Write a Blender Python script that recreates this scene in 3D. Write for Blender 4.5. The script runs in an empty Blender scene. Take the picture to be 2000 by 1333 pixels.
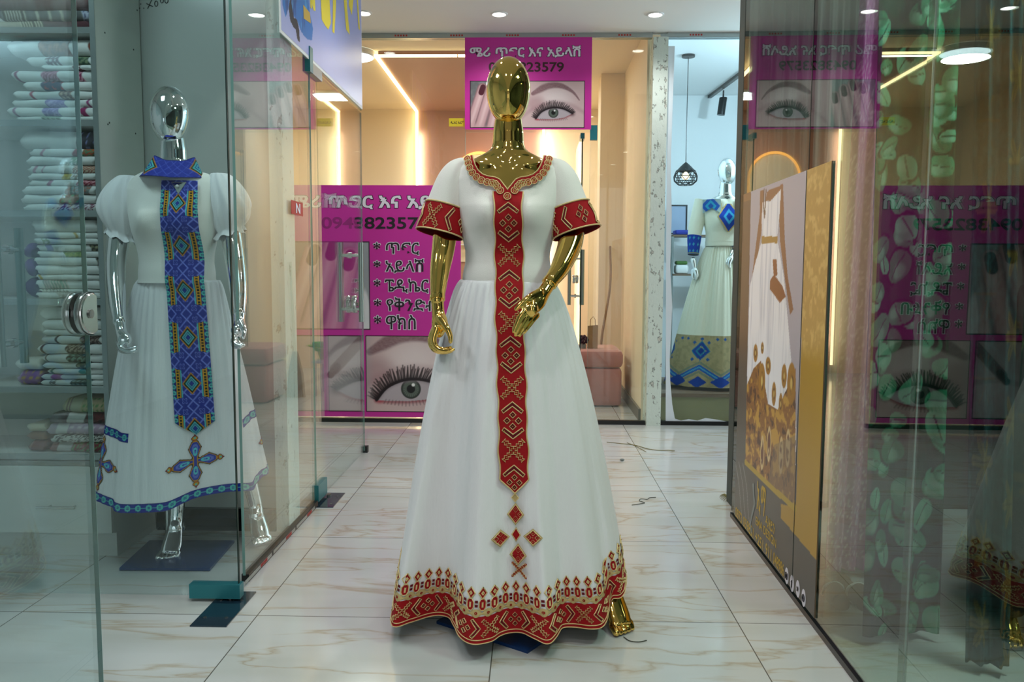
import bpy, math, random
import numpy as np
from mathutils import Vector, Matrix
from mathutils.bvhtree import BVHTree

random.seed(7); rng = np.random.RandomState(11)
sc = bpy.context.scene
COL = sc.collection
PI = math.pi

# ------------------------------------------------------------------ camera
F_PX, YAW, PITCH, ROLL, CAMZ = 1586.35, 0.02552, 0.08729, 0.00480, 1.1585
cy_, sy_, cp_, sp_ = math.cos(YAW), math.sin(YAW), math.cos(PITCH), math.sin(PITCH)
fwd = Vector((-sy_*cp_, cy_*cp_, -sp_)); rgt = Vector((cy_, sy_, 0)); upv = rgt.cross(fwd)
r_ = rgt*math.cos(ROLL) + upv*math.sin(ROLL); u_ = -rgt*math.sin(ROLL) + upv*math.cos(ROLL)
cam_d = bpy.data.cameras.new('camera'); cam = bpy.data.objects.new('camera', cam_d); COL.objects.link(cam)
cam_d.sensor_width = 36.0; cam_d.lens = F_PX/2000*36.0; cam_d.clip_start = 0.05; cam_d.clip_end = 60
M = Matrix((r_, u_, -fwd)).transposed().to_4x4(); M.translation = Vector((0, 0, CAMZ)); cam.matrix_world = M
sc.camera = cam
cam_d.dof.use_dof = False

def at(px, py, Y, ax=1):
    """the world point on the plane axis=Y that a photograph pixel looks at (used only to measure the place)"""
    d = fwd + r_*((px-1000)/F_PX) - u_*((py-666.5)/F_PX)
    t = (Y-(0, 0, CAMZ)[ax])/d[ax]
    return Vector((0, 0, CAMZ)) + d*t

def pix(P):
    d = Vector(P)-Vector((0, 0, CAMZ)); z = d.dot(fwd); return 1000+F_PX*d.dot(r_)/z, 666.5-F_PX*d.dot(u_)/z
# ------------------------------------------------------------------ colour management, world
vs = sc.view_settings
sc.display_settings.display_device = 'sRGB'
vs.view_transform = 'Standard'; vs.look = 'None'; vs.gamma = 1.0; vs.use_curve_mapping = False
vs.exposure = 0.16
cyc = sc.cycles
cyc.max_bounces = 12; cyc.diffuse_bounces = 4; cyc.glossy_bounces = 6; cyc.transmission_bounces = 6
cyc.transparent_max_bounces = 40
cyc.caustics_reflective = False; cyc.caustics_refractive = False
cyc.sample_clamp_indirect = 6.0
cyc.use_denoising = True
W = bpy.data.worlds.new('world'); sc.world = W; W.use_nodes = True
bg = W.node_tree.nodes['Background']; bg.inputs[0].default_value = (1.0, 0.97, 0.985, 1); bg.inputs[1].default_value = 1.3

H = 2.87            # ceiling height
HS = 2.98           # ceiling height of the two shops at the end
SB = 9.40           # back wall of the salon
YB = 6.08           # plane of the shop front at the end of the corridor
LX = -1.06          # left glass plane

def light(name, kind, loc, power, color=(1, 1, 1), size=0.1, size_y=None, rot=None, spread=None, spot=None):
    l = bpy.data.lights.new(name, kind); l.energy = power; l.color = color
    if kind == 'AREA':
        l.size = size
        if size_y: l.shape = 'RECTANGLE'; l.size_y = size_y
        else: l.shape = 'DISK'
        if spread: l.spread = spread
    elif kind == 'SPOT':
        l.shadow_soft_size = size; l.spot_size = spot or 2.2; l.spot_blend = 0.8
    else: l.shadow_soft_size = size
    o = bpy.data.objects.new(name, l); COL.objects.link(o); o.location = loc
    if rot: o.rotation_euler = rot
    return o
# lights inside the shops
DOWN = dict(power=23, color=(1.0, 0.97, 0.955))       # each recessed downlight of the corridor
light('salon_lamp_light', 'AREA', (-1.54, 6.97, HS-0.09), 26, (1.0, 0.97, 0.92), 0.34)
light('salon_panel_light', 'AREA', (-0.05, 8.5, HS-0.06), 17, (1.0, 0.97, 0.92), 0.34, 0.34)
light('boutique_fill', 'POINT', (2.4, 6.38, 2.55), 75, (0.58, 0.82, 1.0), 0.06)  # bare fill light added out of view, no lamp stands here
light('fabric_shop_light', 'AREA', (-1.75, 2.2, H-0.05), 14, (0.84, 0.96, 1.0), 0.5, 0.5)
light('right_shop_fill', 'AREA', (1.6, 1.9, H-0.05), 52, (0.85, 1.0, 0.93), 0.4, 0.4)  # fill light added to brighten the hanging fabrics, no fixture

# ------------------------------------------------------------------ helpers
def srgb(h):
    h = h.lstrip('#'); c = np.array([int(h[i:i+2], 16) for i in (0, 2, 4)])/255.0
    return np.where(c <= 0.04045, c/12.92, ((c+0.055)/1.055)**2.4)
def lin(c): return tuple(srgb(c)) + (1.0,) if isinstance(c, str) else tuple(c)[:3] + (1.0,)

class MB:
    def __init__(s): s.v = []; s.f = []; s.m = []; s.cur = 0
    def add(s, vs_, fs):
        b = len(s.v); s.v += [tuple(p) for p in vs_]
        for f in fs: s.f.append(tuple(b+i for i in f)); s.m.append(s.cur)
        return s
    def box(s, x0, x1, y0, y1, z0, z1):
        p = [(x, y, z) for z in (z0, z1) for y in (y0, y1) for x in (x0, x1)]
        return s.add(p, [(0, 2, 3, 1), (4, 5, 7, 6), (0, 1, 5, 4), (2, 6, 7, 3), (0, 4, 6, 2), (1, 3, 7, 5)])
    def obox(s, c, ax, ay, az):
        c, ax, ay, az = map(Vector, (c, ax, ay, az))
        p = [c + ax*i + ay*j + az*k for k in (-1, 1) for j in (-1, 1) for i in (-1, 1)]
        return s.add(p, [(0, 2, 3, 1), (4, 5, 7, 6), (0, 1, 5, 4), (2, 6, 7, 3), (0, 4, 6, 2), (1, 3, 7, 5)])
    def loft(s, rings, cap0=True, cap1=True, closed=True):
        n = len(rings[0]); b = len(s.v)
        for r in rings: s.v += [tuple(p) for p in r]
        for i in range(len(rings)-1):
            for j in range(n if closed else n-1):
                k = (j+1) % n
                s.f.append((b+i*n+j, b+i*n+k, b+(i+1)*n+k, b+(i+1)*n+j)); s.m.append(s.cur)
        if cap0: s.f.append(tuple(b+j for j in range(n-1, -1, -1))); s.m.append(s.cur)
        if cap1: s.f.append(tuple(b+(len(rings)-1)*n+j for j in range(n))); s.m.append(s.cur)
        return s
    def tube(s, pts, rad, n=12, cap=True, flat=None, up=None):
        pts = [Vector(p) for p in pts]
        if not hasattr(rad, '__len__'): rad = [rad]*len(pts)
        rings = []; ref = Vector(up) if up else None
        for i, p in enumerate(pts):
            a = pts[max(i-1, 0)]; c = pts[min(i+1, len(pts)-1)]; d = (c-a)
            d = d.normalized() if d.length > 1e-9 else Vector((0, 0, 1))
            if ref is None: ref = Vector((1, 0, 0)) if abs(d.x) < 0.8 else Vector((0, 1, 0))
            x = ref - d*ref.dot(d); x.normalize(); y = d.cross(x); ref = x
            fx, fy = flat or (1, 1)
            rings.append([p + x*(math.cos(t)*rad[i]*fx) + y*(math.sin(t)*rad[i]*fy) for t in [2*PI*k/n for k in range(n)]])
        return s.loft(rings, cap, cap)
    def cyl(s, p0, p1, r0, r1=None, n=20): return s.tube([p0, p1], [r0, r0 if r1 is None else r1], n)
    def lathe(s, prof, c, n=32, cap=False):
        return s.loft([[(c[0]+r*math.cos(t), c[1]+r*math.sin(t), c[2]+z) for t in [2*PI*k/n for k in range(n)]] for r, z in prof], cap, cap)
    def ball(s, c, rx, ry=None, rz=None, n=16, m=10):
        ry = rx if ry is None else ry; rz = rx if rz is None else rz
        return s.loft([[(c[0]+rx*math.sin(a)*math.cos(t), c[1]+ry*math.sin(a)*math.sin(t), c[2]-rz*math.cos(a)) for t in [2*PI*k/n for k in range(n)]]
                       for a in [0.02+(PI-0.04)*i/m for i in range(m+1)]])
    def poly(s, pts): return s.add(pts, [tuple(range(len(pts)))])

ORG = {}
MATS = {}
def link_mesh(name, v, f, mats, parent=None, smooth=True, mi=None, base=None):
    me = bpy.data.meshes.new(name)
    o = bpy.data.objects.new(name, me); COL.objects.link(o)
    org = Vector((0, 0, 0))
    if parent is not None: o.parent = parent; org = ORG[parent.name]
    elif base is not None: org = Vector(base); o.location = org
    ORG[o.name] = org
    v = np.asarray(v, float).reshape(-1, 3) - np.array(org)
    me.from_pydata([tuple(p) for p in v], [], f); me.update()
    for m in (mats if isinstance(mats, (list, tuple)) else [mats]): me.materials.append(MATS[m] if isinstance(m, str) else m)
    if mi is not None and len(mi) == len(me.polygons): me.polygons.foreach_set('material_index', mi)
    if smooth:
        me.polygons.foreach_set('use_smooth', [True]*len(me.polygons))
        if smooth != 'all':
            try: me.set_sharp_from_angle(angle=smooth if isinstance(smooth, float) else 0.7)
            except Exception: pass
    return o
def build(mb, name, mats, parent=None, smooth=True, base=None):
    return link_mesh(name, mb.v, mb.f, mats, parent, smooth, mb.m, base)
def tag(o, label, cat, group=None, kind=None):
    o['label'] = label; o['category'] = cat
    if group: o['group'] = group
    if kind: o['kind'] = kind
    return o
def thing(name, label, cat, loc, group=None, kind=None):
    o = bpy.data.objects.new(name, None); COL.objects.link(o); o.location = loc; o.empty_display_size = 0.05
    ORG[o.name] = Vector(loc); return tag(o, label, cat, group, kind)
def struct(name, mb, mat, label=None, smooth=False, parent=None):
    o = build(mb, name, mat, parent, smooth)
    if parent is None:
        o['kind'] = 'structure'
        if label: o['label'] = label
    return o
def copy_tree(o, name=None, parent=None):
    c = o.copy(); COL.objects.link(c)
    if parent is not None: c.parent = parent
    for ch in list(o.children): copy_tree(ch, None, c)
    return c

# ------------------------------------------------------------------ materials
def nt(name):
    m = bpy.data.materials.new(name); m.use_nodes = True; MATS[name] = m
    return m, m.node_tree.nodes, m.node_tree.links, m.node_tree.nodes['Principled BSDF']
def mat(name, col, rough=0.5, metal=0.0, spec=0.5, noise=0.0, nscale=40.0, bump=0.0, bscale=200.0, coat=0.0, sheen=0.0, alpha=1.0, attr=False, emit=None, estr=0.0, dirs=(1, 1, 1)):
    m, N, L, b = nt(name)
    b.inputs['Roughness'].default_value = rough; b.inputs['Metallic'].default_value = metal
    b.inputs['Specular IOR Level'].default_value = spec; b.inputs['Coat Weight'].default_value = coat
    b.inputs['Coat Roughness'].default_value = 0.05
    b.inputs['Sheen Weight'].default_value = sheen; b.inputs['Alpha'].default_value = alpha
    if attr:
        a = N.new('ShaderNodeAttribute'); a.attribute_name = 'Col'; src = a.outputs['Color']
    else:
        b.inputs['Base Color'].default_value = lin(col); src = None
    tc = None
    if noise or bump:
        tc = N.new('ShaderNodeTexCoord'); mp = N.new('ShaderNodeMapping'); mp.inputs['Scale'].default_value = dirs
        L.new(tc.outputs['Object'], mp.inputs['Vector'])
    if noise:
        n = N.new('ShaderNodeTexNoise'); n.inputs['Scale'].default_value = nscale; n.inputs['Detail'].default_value = 4
        L.new(mp.outputs['Vector'], n.inputs['Vector'])
        r = N.new('ShaderNodeMapRange'); r.inputs['To Min'].default_value = 1-noise; r.inputs['To Max'].default_value = 1+noise*0.5
        L.new(n.outputs['Fac'], r.inputs['Value'])
        mx = N.new('ShaderNodeVectorMath'); mx.operation = 'SCALE'
        if src is None: mx.inputs[0].default_value = lin(col)[:3]
        else: L.new(src, mx.inputs[0])
        L.new(r.outputs['Result'], mx.inputs['Scale']); src = mx.outputs['Vector']
    if src is not None: L.new(src, b.inputs['Base Color'])
    if bump:
        n = N.new('ShaderNodeTexNoise'); n.inputs['Scale'].default_value = bscale; n.inputs['Detail'].default_value = 3
        L.new(mp.outputs['Vector'], n.inputs['Vector'])
        bp = N.new('ShaderNodeBump'); bp.inputs['Strength'].default_value = bump; bp.inputs['Distance'].default_value = 0.004
        L.new(n.outputs['Fac'], bp.inputs['Height']); L.new(bp.outputs['Normal'], b.inputs['Normal'])
    if emit is not None:
        b.inputs['Emission Color'].default_value = lin(emit); b.inputs['Emission Strength'].default_value = estr
    return m
def glass(name, tint, gain=1.0):
    m, N, L, b = nt(name); N.remove(b); out = N['Material Output']
    g = N.new('ShaderNodeNewGeometry')
    mr = N.new('ShaderNodeMapRange'); mr.inputs['To Min'].default_value = 1.5; mr.inputs['To Max'].default_value = 1/1.5
    L.new(g.outputs['Backfacing'], mr.inputs['Value'])
    fr = N.new('ShaderNodeFresnel'); L.new(mr.outputs['Result'], fr.inputs['IOR'])
    mu = N.new('ShaderNodeMath'); mu.operation = 'MULTIPLY'; mu.inputs[1].default_value = gain; mu.use_clamp = True
    L.new(fr.outputs['Fac'], mu.inputs[0])
    t = N.new('ShaderNodeBsdfTransparent'); t.inputs[0].default_value = tuple(tint) + (1,)
    gl = N.new('ShaderNodeBsdfGlossy'); gl.inputs['Roughness'].default_value = 0.0; gl.inputs['Color'].default_value = (0.95, 1.0, 0.98, 1)
    mx = N.new('ShaderNodeMixShader'); L.new(mu.outputs[0], mx.inputs[0]); L.new(t.outputs[0], mx.inputs[1]); L.new(gl.outputs[0], mx.inputs[2])
    L.new(mx.outputs[0], out.inputs['Surface'])
    return m
def emis(name, col, s):
    m, N, L, b = nt(name); b.inputs['Base Color'].default_value = (0, 0, 0, 1)
    b.inputs['Emission Color'].default_value = lin(col); b.inputs['Emission Strength'].default_value = s
    return m

def marble_floor():
    m, N, L, b = nt('marble_tiles')
    tc = N.new('ShaderNodeTexCoord'); sep = N.new('ShaderNodeSeparateXYZ'); L.new(tc.outputs['Object'], sep.inputs[0])
    def math_(op, a, bb=None, clamp=False):
        n = N.new('ShaderNodeMath'); n.operation = op; n.use_clamp = clamp
        for i, x in enumerate((a, bb)):
            if x is None: continue
            if isinstance(x, (int, float)): n.inputs[i].default_value = x
            else: L.new(x, n.inputs[i])
        return n.outputs[0]
    gx = math_('DIVIDE', math_('SUBTRACT', sep.outputs['X'], -0.1163), 0.8); gy = math_('DIVIDE', math_('SUBTRACT', sep.outputs['Y'], 2.609), 0.8)
    fx = math_('ABSOLUTE', math_('SUBTRACT', math_('FRACT', math_('ADD', gx, 100.5)), 0.5)); fy = math_('ABSOLUTE', math_('SUBTRACT', math_('FRACT', math_('ADD', gy, 100.5)), 0.5))
    d = math_('MINIMUM', fx, fy); grout = math_('LESS_THAN', d, 0.0022)
    ix = math_('FLOOR', gx); iy = math_('FLOOR', gy)
    cmb = N.new('ShaderNodeCombineXYZ'); L.new(ix, cmb.inputs[0]); L.new(iy, cmb.inputs[1])
    wn = N.new('ShaderNodeTexWhiteNoise'); wn.noise_dimensions = '2D'; L.new(cmb.outputs[0], wn.inputs['Vector'])
    off = N.new('ShaderNodeVectorMath'); off.operation = 'SCALE'; off.inputs['Scale'].default_value = 13.0; L.new(wn.outputs['Color'], off.inputs[0])
    ad = N.new('ShaderNodeVectorMath'); L.new(tc.outputs['Object'], ad.inputs[0]); L.new(off.outputs[0], ad.inputs[1])
    mp = N.new('ShaderNodeMapping'); mp.inputs['Scale'].default_value = (1.1, 5.2, 1); mp.inputs['Rotation'].default_value = (0, 0, 0.07); L.new(ad.outputs[0], mp.inputs[0])
    n1 = N.new('ShaderNodeTexNoise'); n1.inputs['Scale'].default_value = 1.0; n1.inputs['Detail'].default_value = 7; n1.inputs['Roughness'].default_value = 0.5; n1.inputs['Distortion'].default_value = 0.5
    L.new(mp.outputs[0], n1.inputs['Vector'])
    vein = math_('ABSOLUTE', math_('SUBTRACT', n1.outputs['Fac'], 0.5))
    rp = N.new('ShaderNodeValToRGB'); L.new(vein, rp.inputs[0]); e = rp.color_ramp.elements
    e[0].position = 0.0; e[0].color = lin('#b1a999'); e[1].position = 0.03; e[1].color = lin('#c3c6c4')
    x = e.new(0.010); x.color = lin('#bdbab1')
    mp2 = N.new('ShaderNodeMapping'); mp2.inputs['Scale'].default_value = (0.8, 3.0, 1); L.new(ad.outputs[0], mp2.inputs[0])
    n2 = N.new('ShaderNodeTexNoise'); n2.inputs['Scale'].default_value = 1.4; n2.inputs['Detail'].default_value = 3; L.new(mp2.outputs[0], n2.inputs['Vector'])
    rp2 = N.new('ShaderNodeValToRGB'); L.new(n2.outputs['Fac'], rp2.inputs[0]); e = rp2.color_ramp.elements
    e[0].position = 0.35; e[0].color = (0.90, 0.90, 0.86, 1); e[1].position = 0.6; e[1].color = (1, 1, 1, 1)
    mul = N.new('ShaderNodeMix'); mul.data_type = 'RGBA'; mul.blend_type = 'MULTIPLY'; mul.inputs[0].default_value = 1.0
    L.new(rp.outputs[0], mul.inputs[6]); L.new(rp2.outputs[0], mul.inputs[7])
    mg = N.new('ShaderNodeMix'); mg.data_type = 'RGBA'; L.new(grout, mg.inputs[0]); L.new(mul.outputs[2], mg.inputs[6]); mg.inputs[7].default_value = lin('#5a5850')
    L.new(mg.outputs[2], b.inputs['Base Color'])
    b.inputs['Roughness'].default_value = 0.12; b.inputs['Specular IOR Level'].default_value = 0.6
    return m
marble_floor()
def peeling(name, base, under, amt):
    m, N, L, b = nt(name); tc = N.new('ShaderNodeTexCoord'); n = N.new('ShaderNodeTexNoise'); n.inputs['Scale'].default_value = 26; n.inputs['Detail'].default_value = 8; n.inputs['Roughness'].default_value = 0.65
    mp = N.new('ShaderNodeMapping'); mp.inputs['Scale'].default_value = (1, 1, 0.55); L.new(tc.outputs['Object'], mp.inputs[0]); L.new(mp.outputs[0], n.inputs['Vector'])
    rp = N.new('ShaderNodeValToRGB'); L.new(n.outputs['Fac'], rp.inputs[0]); e = rp.color_ramp.elements
    e[0].position = amt; e[0].color = lin(under); e[1].position = amt+0.03; e[1].color = lin(base)
    x = e.new(amt-0.03); x.color = lin('#c9cbc0')
    L.new(rp.outputs[0], b.inputs['Base Color']); b.inputs['Roughness'].default_value = 0.8
    bp = N.new('ShaderNodeBump'); bp.inputs['Strength'].default_value = 0.6; bp.inputs['Distance'].default_value = 0.01; L.new(n.outputs['Fac'], bp.inputs['Height']); L.new(bp.outputs[0], b.inputs['Normal'])
peeling('peeling_plaster', '#d7e4da', '#4d5a50', 0.40)
peeling('peeling_paint', '#dfe9e4', '#9aa39a', 0.36)
glass('glass_clear', (0.95, 0.985, 0.975))
glass('glass_green', (0.885, 0.95, 0.955))
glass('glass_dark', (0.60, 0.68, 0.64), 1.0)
mat('glass_edge', '#0b2823', 0.45, spec=0.2)
mat('glass_edge_light', '#7fa79f', 0.15, coat=0.5)
mat('ceiling_paint', '#e9eae4', 0.8); mat('wall_gloss', '#b6bab5', 0.22, coat=0.2); mat('cabinet_white', '#ccd2cd', 0.3, noise=0.06, nscale=6, dirs=(0.5, 1, 8))
mat('wall_cream', '#eddcbd', 0.75); mat('wall_white', '#e8ecec', 0.7); mat('terracotta', '#b78b74', 0.55, noise=0.08, nscale=3); mat('dark_wall', '#39423d', 0.7)
mat('black_marble', '#0b0d0f', 0.12, spec=0.25); mat('skirting', '#6b675c', 0.4)
mat('black_metal', '#101314', 0.35); mat('aluminium', '#aab4b4', 0.3, 0.9); mat('steel', '#c4cac9', 0.16, 1.0); mat('steel_brushed', '#8fa19d', 0.3, 1.0)
mat('teal_metal', '#2b7d86', 0.3, 0.35); mat('dark_steel', '#2d4a52', 0.25, 0.7); mat('screw', '#8b8f8c', 0.3, 1.0)
mat('gold', (0.95, 0.63, 0.17), 0.05, 1.0); mat('silver', (0.86, 0.89, 0.90), 0.05, 1.0); mat('pale_silver', (0.85, 0.9, 0.9), 0.1, 1.0)
mat('white_cloth', '#f1efe8', 0.85, sheen=0.3, bump=0.25, bscale=500, spec=0.2)
mat('white_chiffon', '#f0f0f1', 0.85, sheen=0.3, bump=0.3, bscale=60, spec=0.2, dirs=(3, 3, 0.35))
mat('cream_cloth', '#e3e6d2', 0.85, sheen=0.2, bump=0.3, bscale=60, spec=0.2, dirs=(3, 3, 0.35))
mat('red_cloth', '#a30f18', 0.75, bump=0.3, bscale=700, spec=0.25); mat('maroon_cloth', '#66101a', 0.75, spec=0.25)
mat('gold_thread', '#ead296', 0.45, 0.25, bump=0.5, bscale=900); mat('gold_cloth', '#d2b97e', 0.6, 0.1, bump=0.5, bscale=900); mat('bead', '#f0d48a', 0.12, 0.9)
mat('blue_cloth', '#27399c', 0.75); mat('navy_plate', '#0c3468', 0.22, spec=0.3, coat=0.1); mat('slate_plate', '#1f3646', 0.15, 0.3, coat=0.6)
mat('print', '#ffffff', 0.75, attr=True, spec=0.25); mat('gloss_print', '#ffffff', 0.35, attr=True, spec=0.4); mat('cloth_print', '#ffffff', 0.9, attr=True, spec=0.15, bump=0.3, bscale=400)
mat('magenta', '#cc2a9f', 0.4); mat('ink_black', '#1a1420', 0.5); mat('ink_white', '#e9e6f2', 0.5); mat('ink_yellow', '#e5d22f', 0.5); mat('ink_gold', '#c7a437', 0.5); mat('ink_brown', '#3a141c', 0.5); mat('ink_grey', '#7f8784', 0.5)
mat('paper_white', '#e9ece9', 0.6); mat('sticker_red', '#b5322c', 0.5); mat('sticker_yellow', '#d3bf24', 0.5); mat('marker', '#14181a', 0.6)
mat('pink_velvet', '#b97c74', 0.8, sheen=0.5, noise=0.08, nscale=20); mat('brown_paper', '#a37c4e', 0.8); mat('flower_dark', '#3e2633', 0.8); mat('leaf', '#47702f', 0.7)
mat('lime_plastic', '#9ac92c', 0.35); mat('green_plastic', '#4db82a', 0.35); mat('straw', '#a48a3a', 0.9, noise=0.3, nscale=80); mat('yellow_stick', '#cbb14b', 0.5); mat('wood', '#8d6a43', 0.6, noise=0.2, nscale=30)
mat('board_tan', '#8f8b60', 0.5, noise=0.1, nscale=8); mat('board_brown', '#6f5a45', 0.5); mat('dark_gown', '#1a2a24', 0.8); mat('black_lace', '#121413', 0.9, bump=0.8, bscale=120)
mat('pink_lace', '#b98aa8', 0.9, noise=0.25, nscale=60, alpha=0.9); mat('sheer', '#b9c2bd', 0.9, alpha=0.62); mat('film', '#dfe8ee', 0.5)
mat('thread', '#3b4034', 0.9); mat('grass_dry', '#77703f', 0.9); mat('brown_cloth', '#7d6a50', 0.9); mat('bottle_a', '#7d1f3b', 0.2); mat('bottle_b', '#c98f8f', 0.2); mat('bottle_c', '#3a3440', 0.2)
mat('screen_grey', '#9fb0c8', 0.3)
emis('lamp_glow', '#fffdf4', 9.0); emis('lamp_glow_warm', '#ffeccb', 6.0); emis('led_warm', '#ffe2a8', 7.0); emis('led_amber', '#ffb052', 2.6); emis('lamp_cool', '#e9f8ff', 5.0); emis('lamp_off', '#ffe9c0', 2.2)

# ------------------------------------------------------------------ printed surfaces, text, appliqué
def grid_mesh(name, mp, nu, nv, func, material, parent=None, base=None, aspect=None):
    """nu x nv cells; mp(u,v)->point; func(U,V)->(rgb linear [,alpha]) painted per vertex; cells with alpha<.5 left out"""
    U, V = np.meshgrid(np.linspace(0, 1, nu+1), np.linspace(0, 1, nv+1))
    out = func(U, V)
    rgb, al = out if isinstance(out, tuple) else (out, None)
    if isinstance(mp, np.ndarray): P = mp.reshape(-1, 3)
    else: P = np.array([mp(u, v) for u, v in zip(U.ravel(), V.ravel())])
    idx = np.arange((nu+1)*(nv+1)).reshape(nv+1, nu+1)
    q = np.stack([idx[:-1, :-1], idx[:-1, 1:], idx[1:, 1:], idx[1:, :-1]], -1).reshape(-1, 4)
    if al is not None:
        ok = al.ravel()[q].mean(1) > 0.5; q = q[ok]
        used = np.unique(q); rm = -np.ones(len(P), int); rm[used] = np.arange(len(used)); q = rm[q]; P = P[used]; rgb = rgb.reshape(-1, 3)[used]
    o = link_mesh(name, P, [tuple(int(i) for i in r) for r in q], material, parent, 'all', None, base)
    a = o.data.color_attributes.new('Col', 'FLOAT_COLOR', 'POINT')
    c = np.ones((len(P), 4)); c[:, :3] = rgb.reshape(-1, 3); a.data.foreach_set('color', c.ravel())
    return o
def sstep(a, b, x): t = np.clip((x-a)/(b-a+1e-12), 0, 1); return t*t*(3-2*t)
def lay(base, col, mask):
    col = srgb(col) if isinstance(col, str) else col
    return base*(1-mask[..., None]) + np.asarray(col)*mask[..., None]
def fill(U, col): return np.zeros(U.shape+(3,)) + srgb(col)
def seg(X, Y, x0, y0, x1, y1):
    dx, dy = x1-x0, y1-y0; t = np.clip(((X-x0)*dx+(Y-y0)*dy)/(dx*dx+dy*dy+1e-12), 0, 1)
    return np.hypot(X-x0-t*dx, Y-y0-t*dy)
def pline(X, Y, pts): return np.minimum.reduce([seg(X, Y, *pts[i], *pts[i+1]) for i in range(len(pts)-1)])
def inpoly(X, Y, pts):
    ins = np.zeros(X.shape, bool); n = len(pts)
    for i in range(n):
        x0, y0 = pts[i]; x1, y1 = pts[(i+1) % n]
        c = ((y0 > Y) != (y1 > Y)) & (X < (x1-x0)*(Y-y0)/(y1-y0+1e-15)+x0); ins ^= c
    return ins.astype(float)
_tx = {}
def glyphs(s, offset=0.0):
    k = (s, offset)
    if k not in _tx:
        c = bpy.data.curves.new('tmp_text', 'FONT'); c.body = s; c.size = 1; c.offset = offset; c.resolution_u = 4
        o = bpy.data.objects.new('tmp_text', c); COL.objects.link(o); bpy.context.view_layer.update()
        me = bpy.data.meshes.new_from_object(o.evaluated_get(bpy.context.evaluated_depsgraph_get()))
        v = np.array([p.co[:] for p in me.vertices]); f = [tuple(p.vertices) for p in me.polygons]
        bpy.data.objects.remove(o); bpy.data.curves.remove(c); bpy.data.meshes.remove(me); _tx[k] = (v, f)
    return _tx[k]
def text(name, s, p0, ux, uz, width, height, material, parent, bold=0.0, outline=None, ocol='ink_black', step=0.0008, mirror=False):
    """fits the string s in a width x height box that starts at p0 and runs along ux (right) and uz (up); two flat layers when outlined"""
    ux = Vector(ux).normalized(); uz = Vector(uz).normalized(); nn = ux.cross(uz); p0 = Vector(p0)
    ref, _ = glyphs(s, 0.0); x0, y0 = ref[:, 0].min(), ref[:, 1].min(); sx = width/(np.ptp(ref[:, 0])); sy = (height/np.ptp(ref[:, 1])) if height else sx
    mb = MB(); mats = []
    layers = ([(outline, ocol, step)] if outline else []) + [(bold, material, step*(2 if outline else 1))]
    for k, (off, mname, lift) in enumerate(layers):
        v, f = glyphs(s, off); mb.cur = k; mats.append(mname)
        mb.add([p0 + ux*((a-x0)*sx) + uz*((b-y0)*sy) + nn*lift for a, b, _ in v], f)
    return build(mb, name, mats, parent, False)
class Draw:
    """draws cut-out shapes and couched cords on a surface given by mp(a, b, lift)->point"""
    def __init__(s, mp): s.mp = mp; s.mb = MB()
    def fill(s, pts, lift=0.003, mi=0, ctr=None):
        s.mb.cur = mi; P = []
        n = len(pts)
        for i in range(n):
            (x0, y0), (x1, y1) = pts[i], pts[(i+1) % n]; k = max(1, int(math.hypot(x1-x0, y1-y0)/0.012))
            P += [(x0+(x1-x0)*j/k, y0+(y1-y0)*j/k) for j in range(k)]
        c = ctr or (sum(p[0] for p in pts)/n, sum(p[1] for p in pts)/n)
        v = [s.mp(c[0], c[1], lift)] + [s.mp(a, b, lift) for a, b in P]; m = len(P)
        s.mb.add(v, [(0, 1+i, 1+(i+1) % m) for i in range(m)])
    def line(s, pts, w=0.003, lift=0.004, mi=1, closed=False, seglen=0.009):
        if w < 0.0033: w *= 1.25
        s.mb.cur = mi; P = []
        q = list(pts) + ([pts[0]] if closed else [])
        for i in range(len(q)-1):
            (x0, y0), (x1, y1) = q[i], q[i+1]; k = max(1, int(math.hypot(x1-x0, y1-y0)/seglen))
            P += [(x0+(x1-x0)*j/k, y0+(y1-y0)*j/k) for j in range(k)]
        if not closed: P.append(q[-1])
        n = len(P); v = []
        for i in range(n):
            a = P[(i-1) % n] if closed else P[max(i-1, 0)]; c = P[(i+1) % n] if closed else P[min(i+1, n-1)]
            dx, dy = c[0]-a[0], c[1]-a[1]; l = math.hypot(dx, dy) or 1; nx, ny = -dy/l*w/2, dx/l*w/2; x, y = P[i]
            v += [s.mp(x+nx, y+ny, lift-0.0012), s.mp(x, y, lift+w*0.35), s.mp(x-nx, y-ny, lift-0.0012)]
        f = []
        for i in range(n if closed else n-1):
            j = (i+1) % n; f += [(3*i, 3*i+1, 3*j+1, 3*j), (3*i+1, 3*i+2, 3*j+2, 3*j+1)]
        s.mb.add(v, f)
    def bead(s, x, y, r=0.0022, lift=0.005, mi=2):
        s.mb.cur = mi; c = Vector(s.mp(x, y, lift))
        v = [c+Vector(d)*r for d in ((1, 0, 0), (-1, 0, 0), (0, 1, 0), (0, -1, 0), (0, 0, 1), (0, 0, -1))]
        s.mb.add(v, [(0, 2, 4), (2, 1, 4), (1, 3, 4), (3, 0, 4), (2, 0, 5), (1, 2, 5), (3, 1, 5), (0, 3, 5)])
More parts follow.
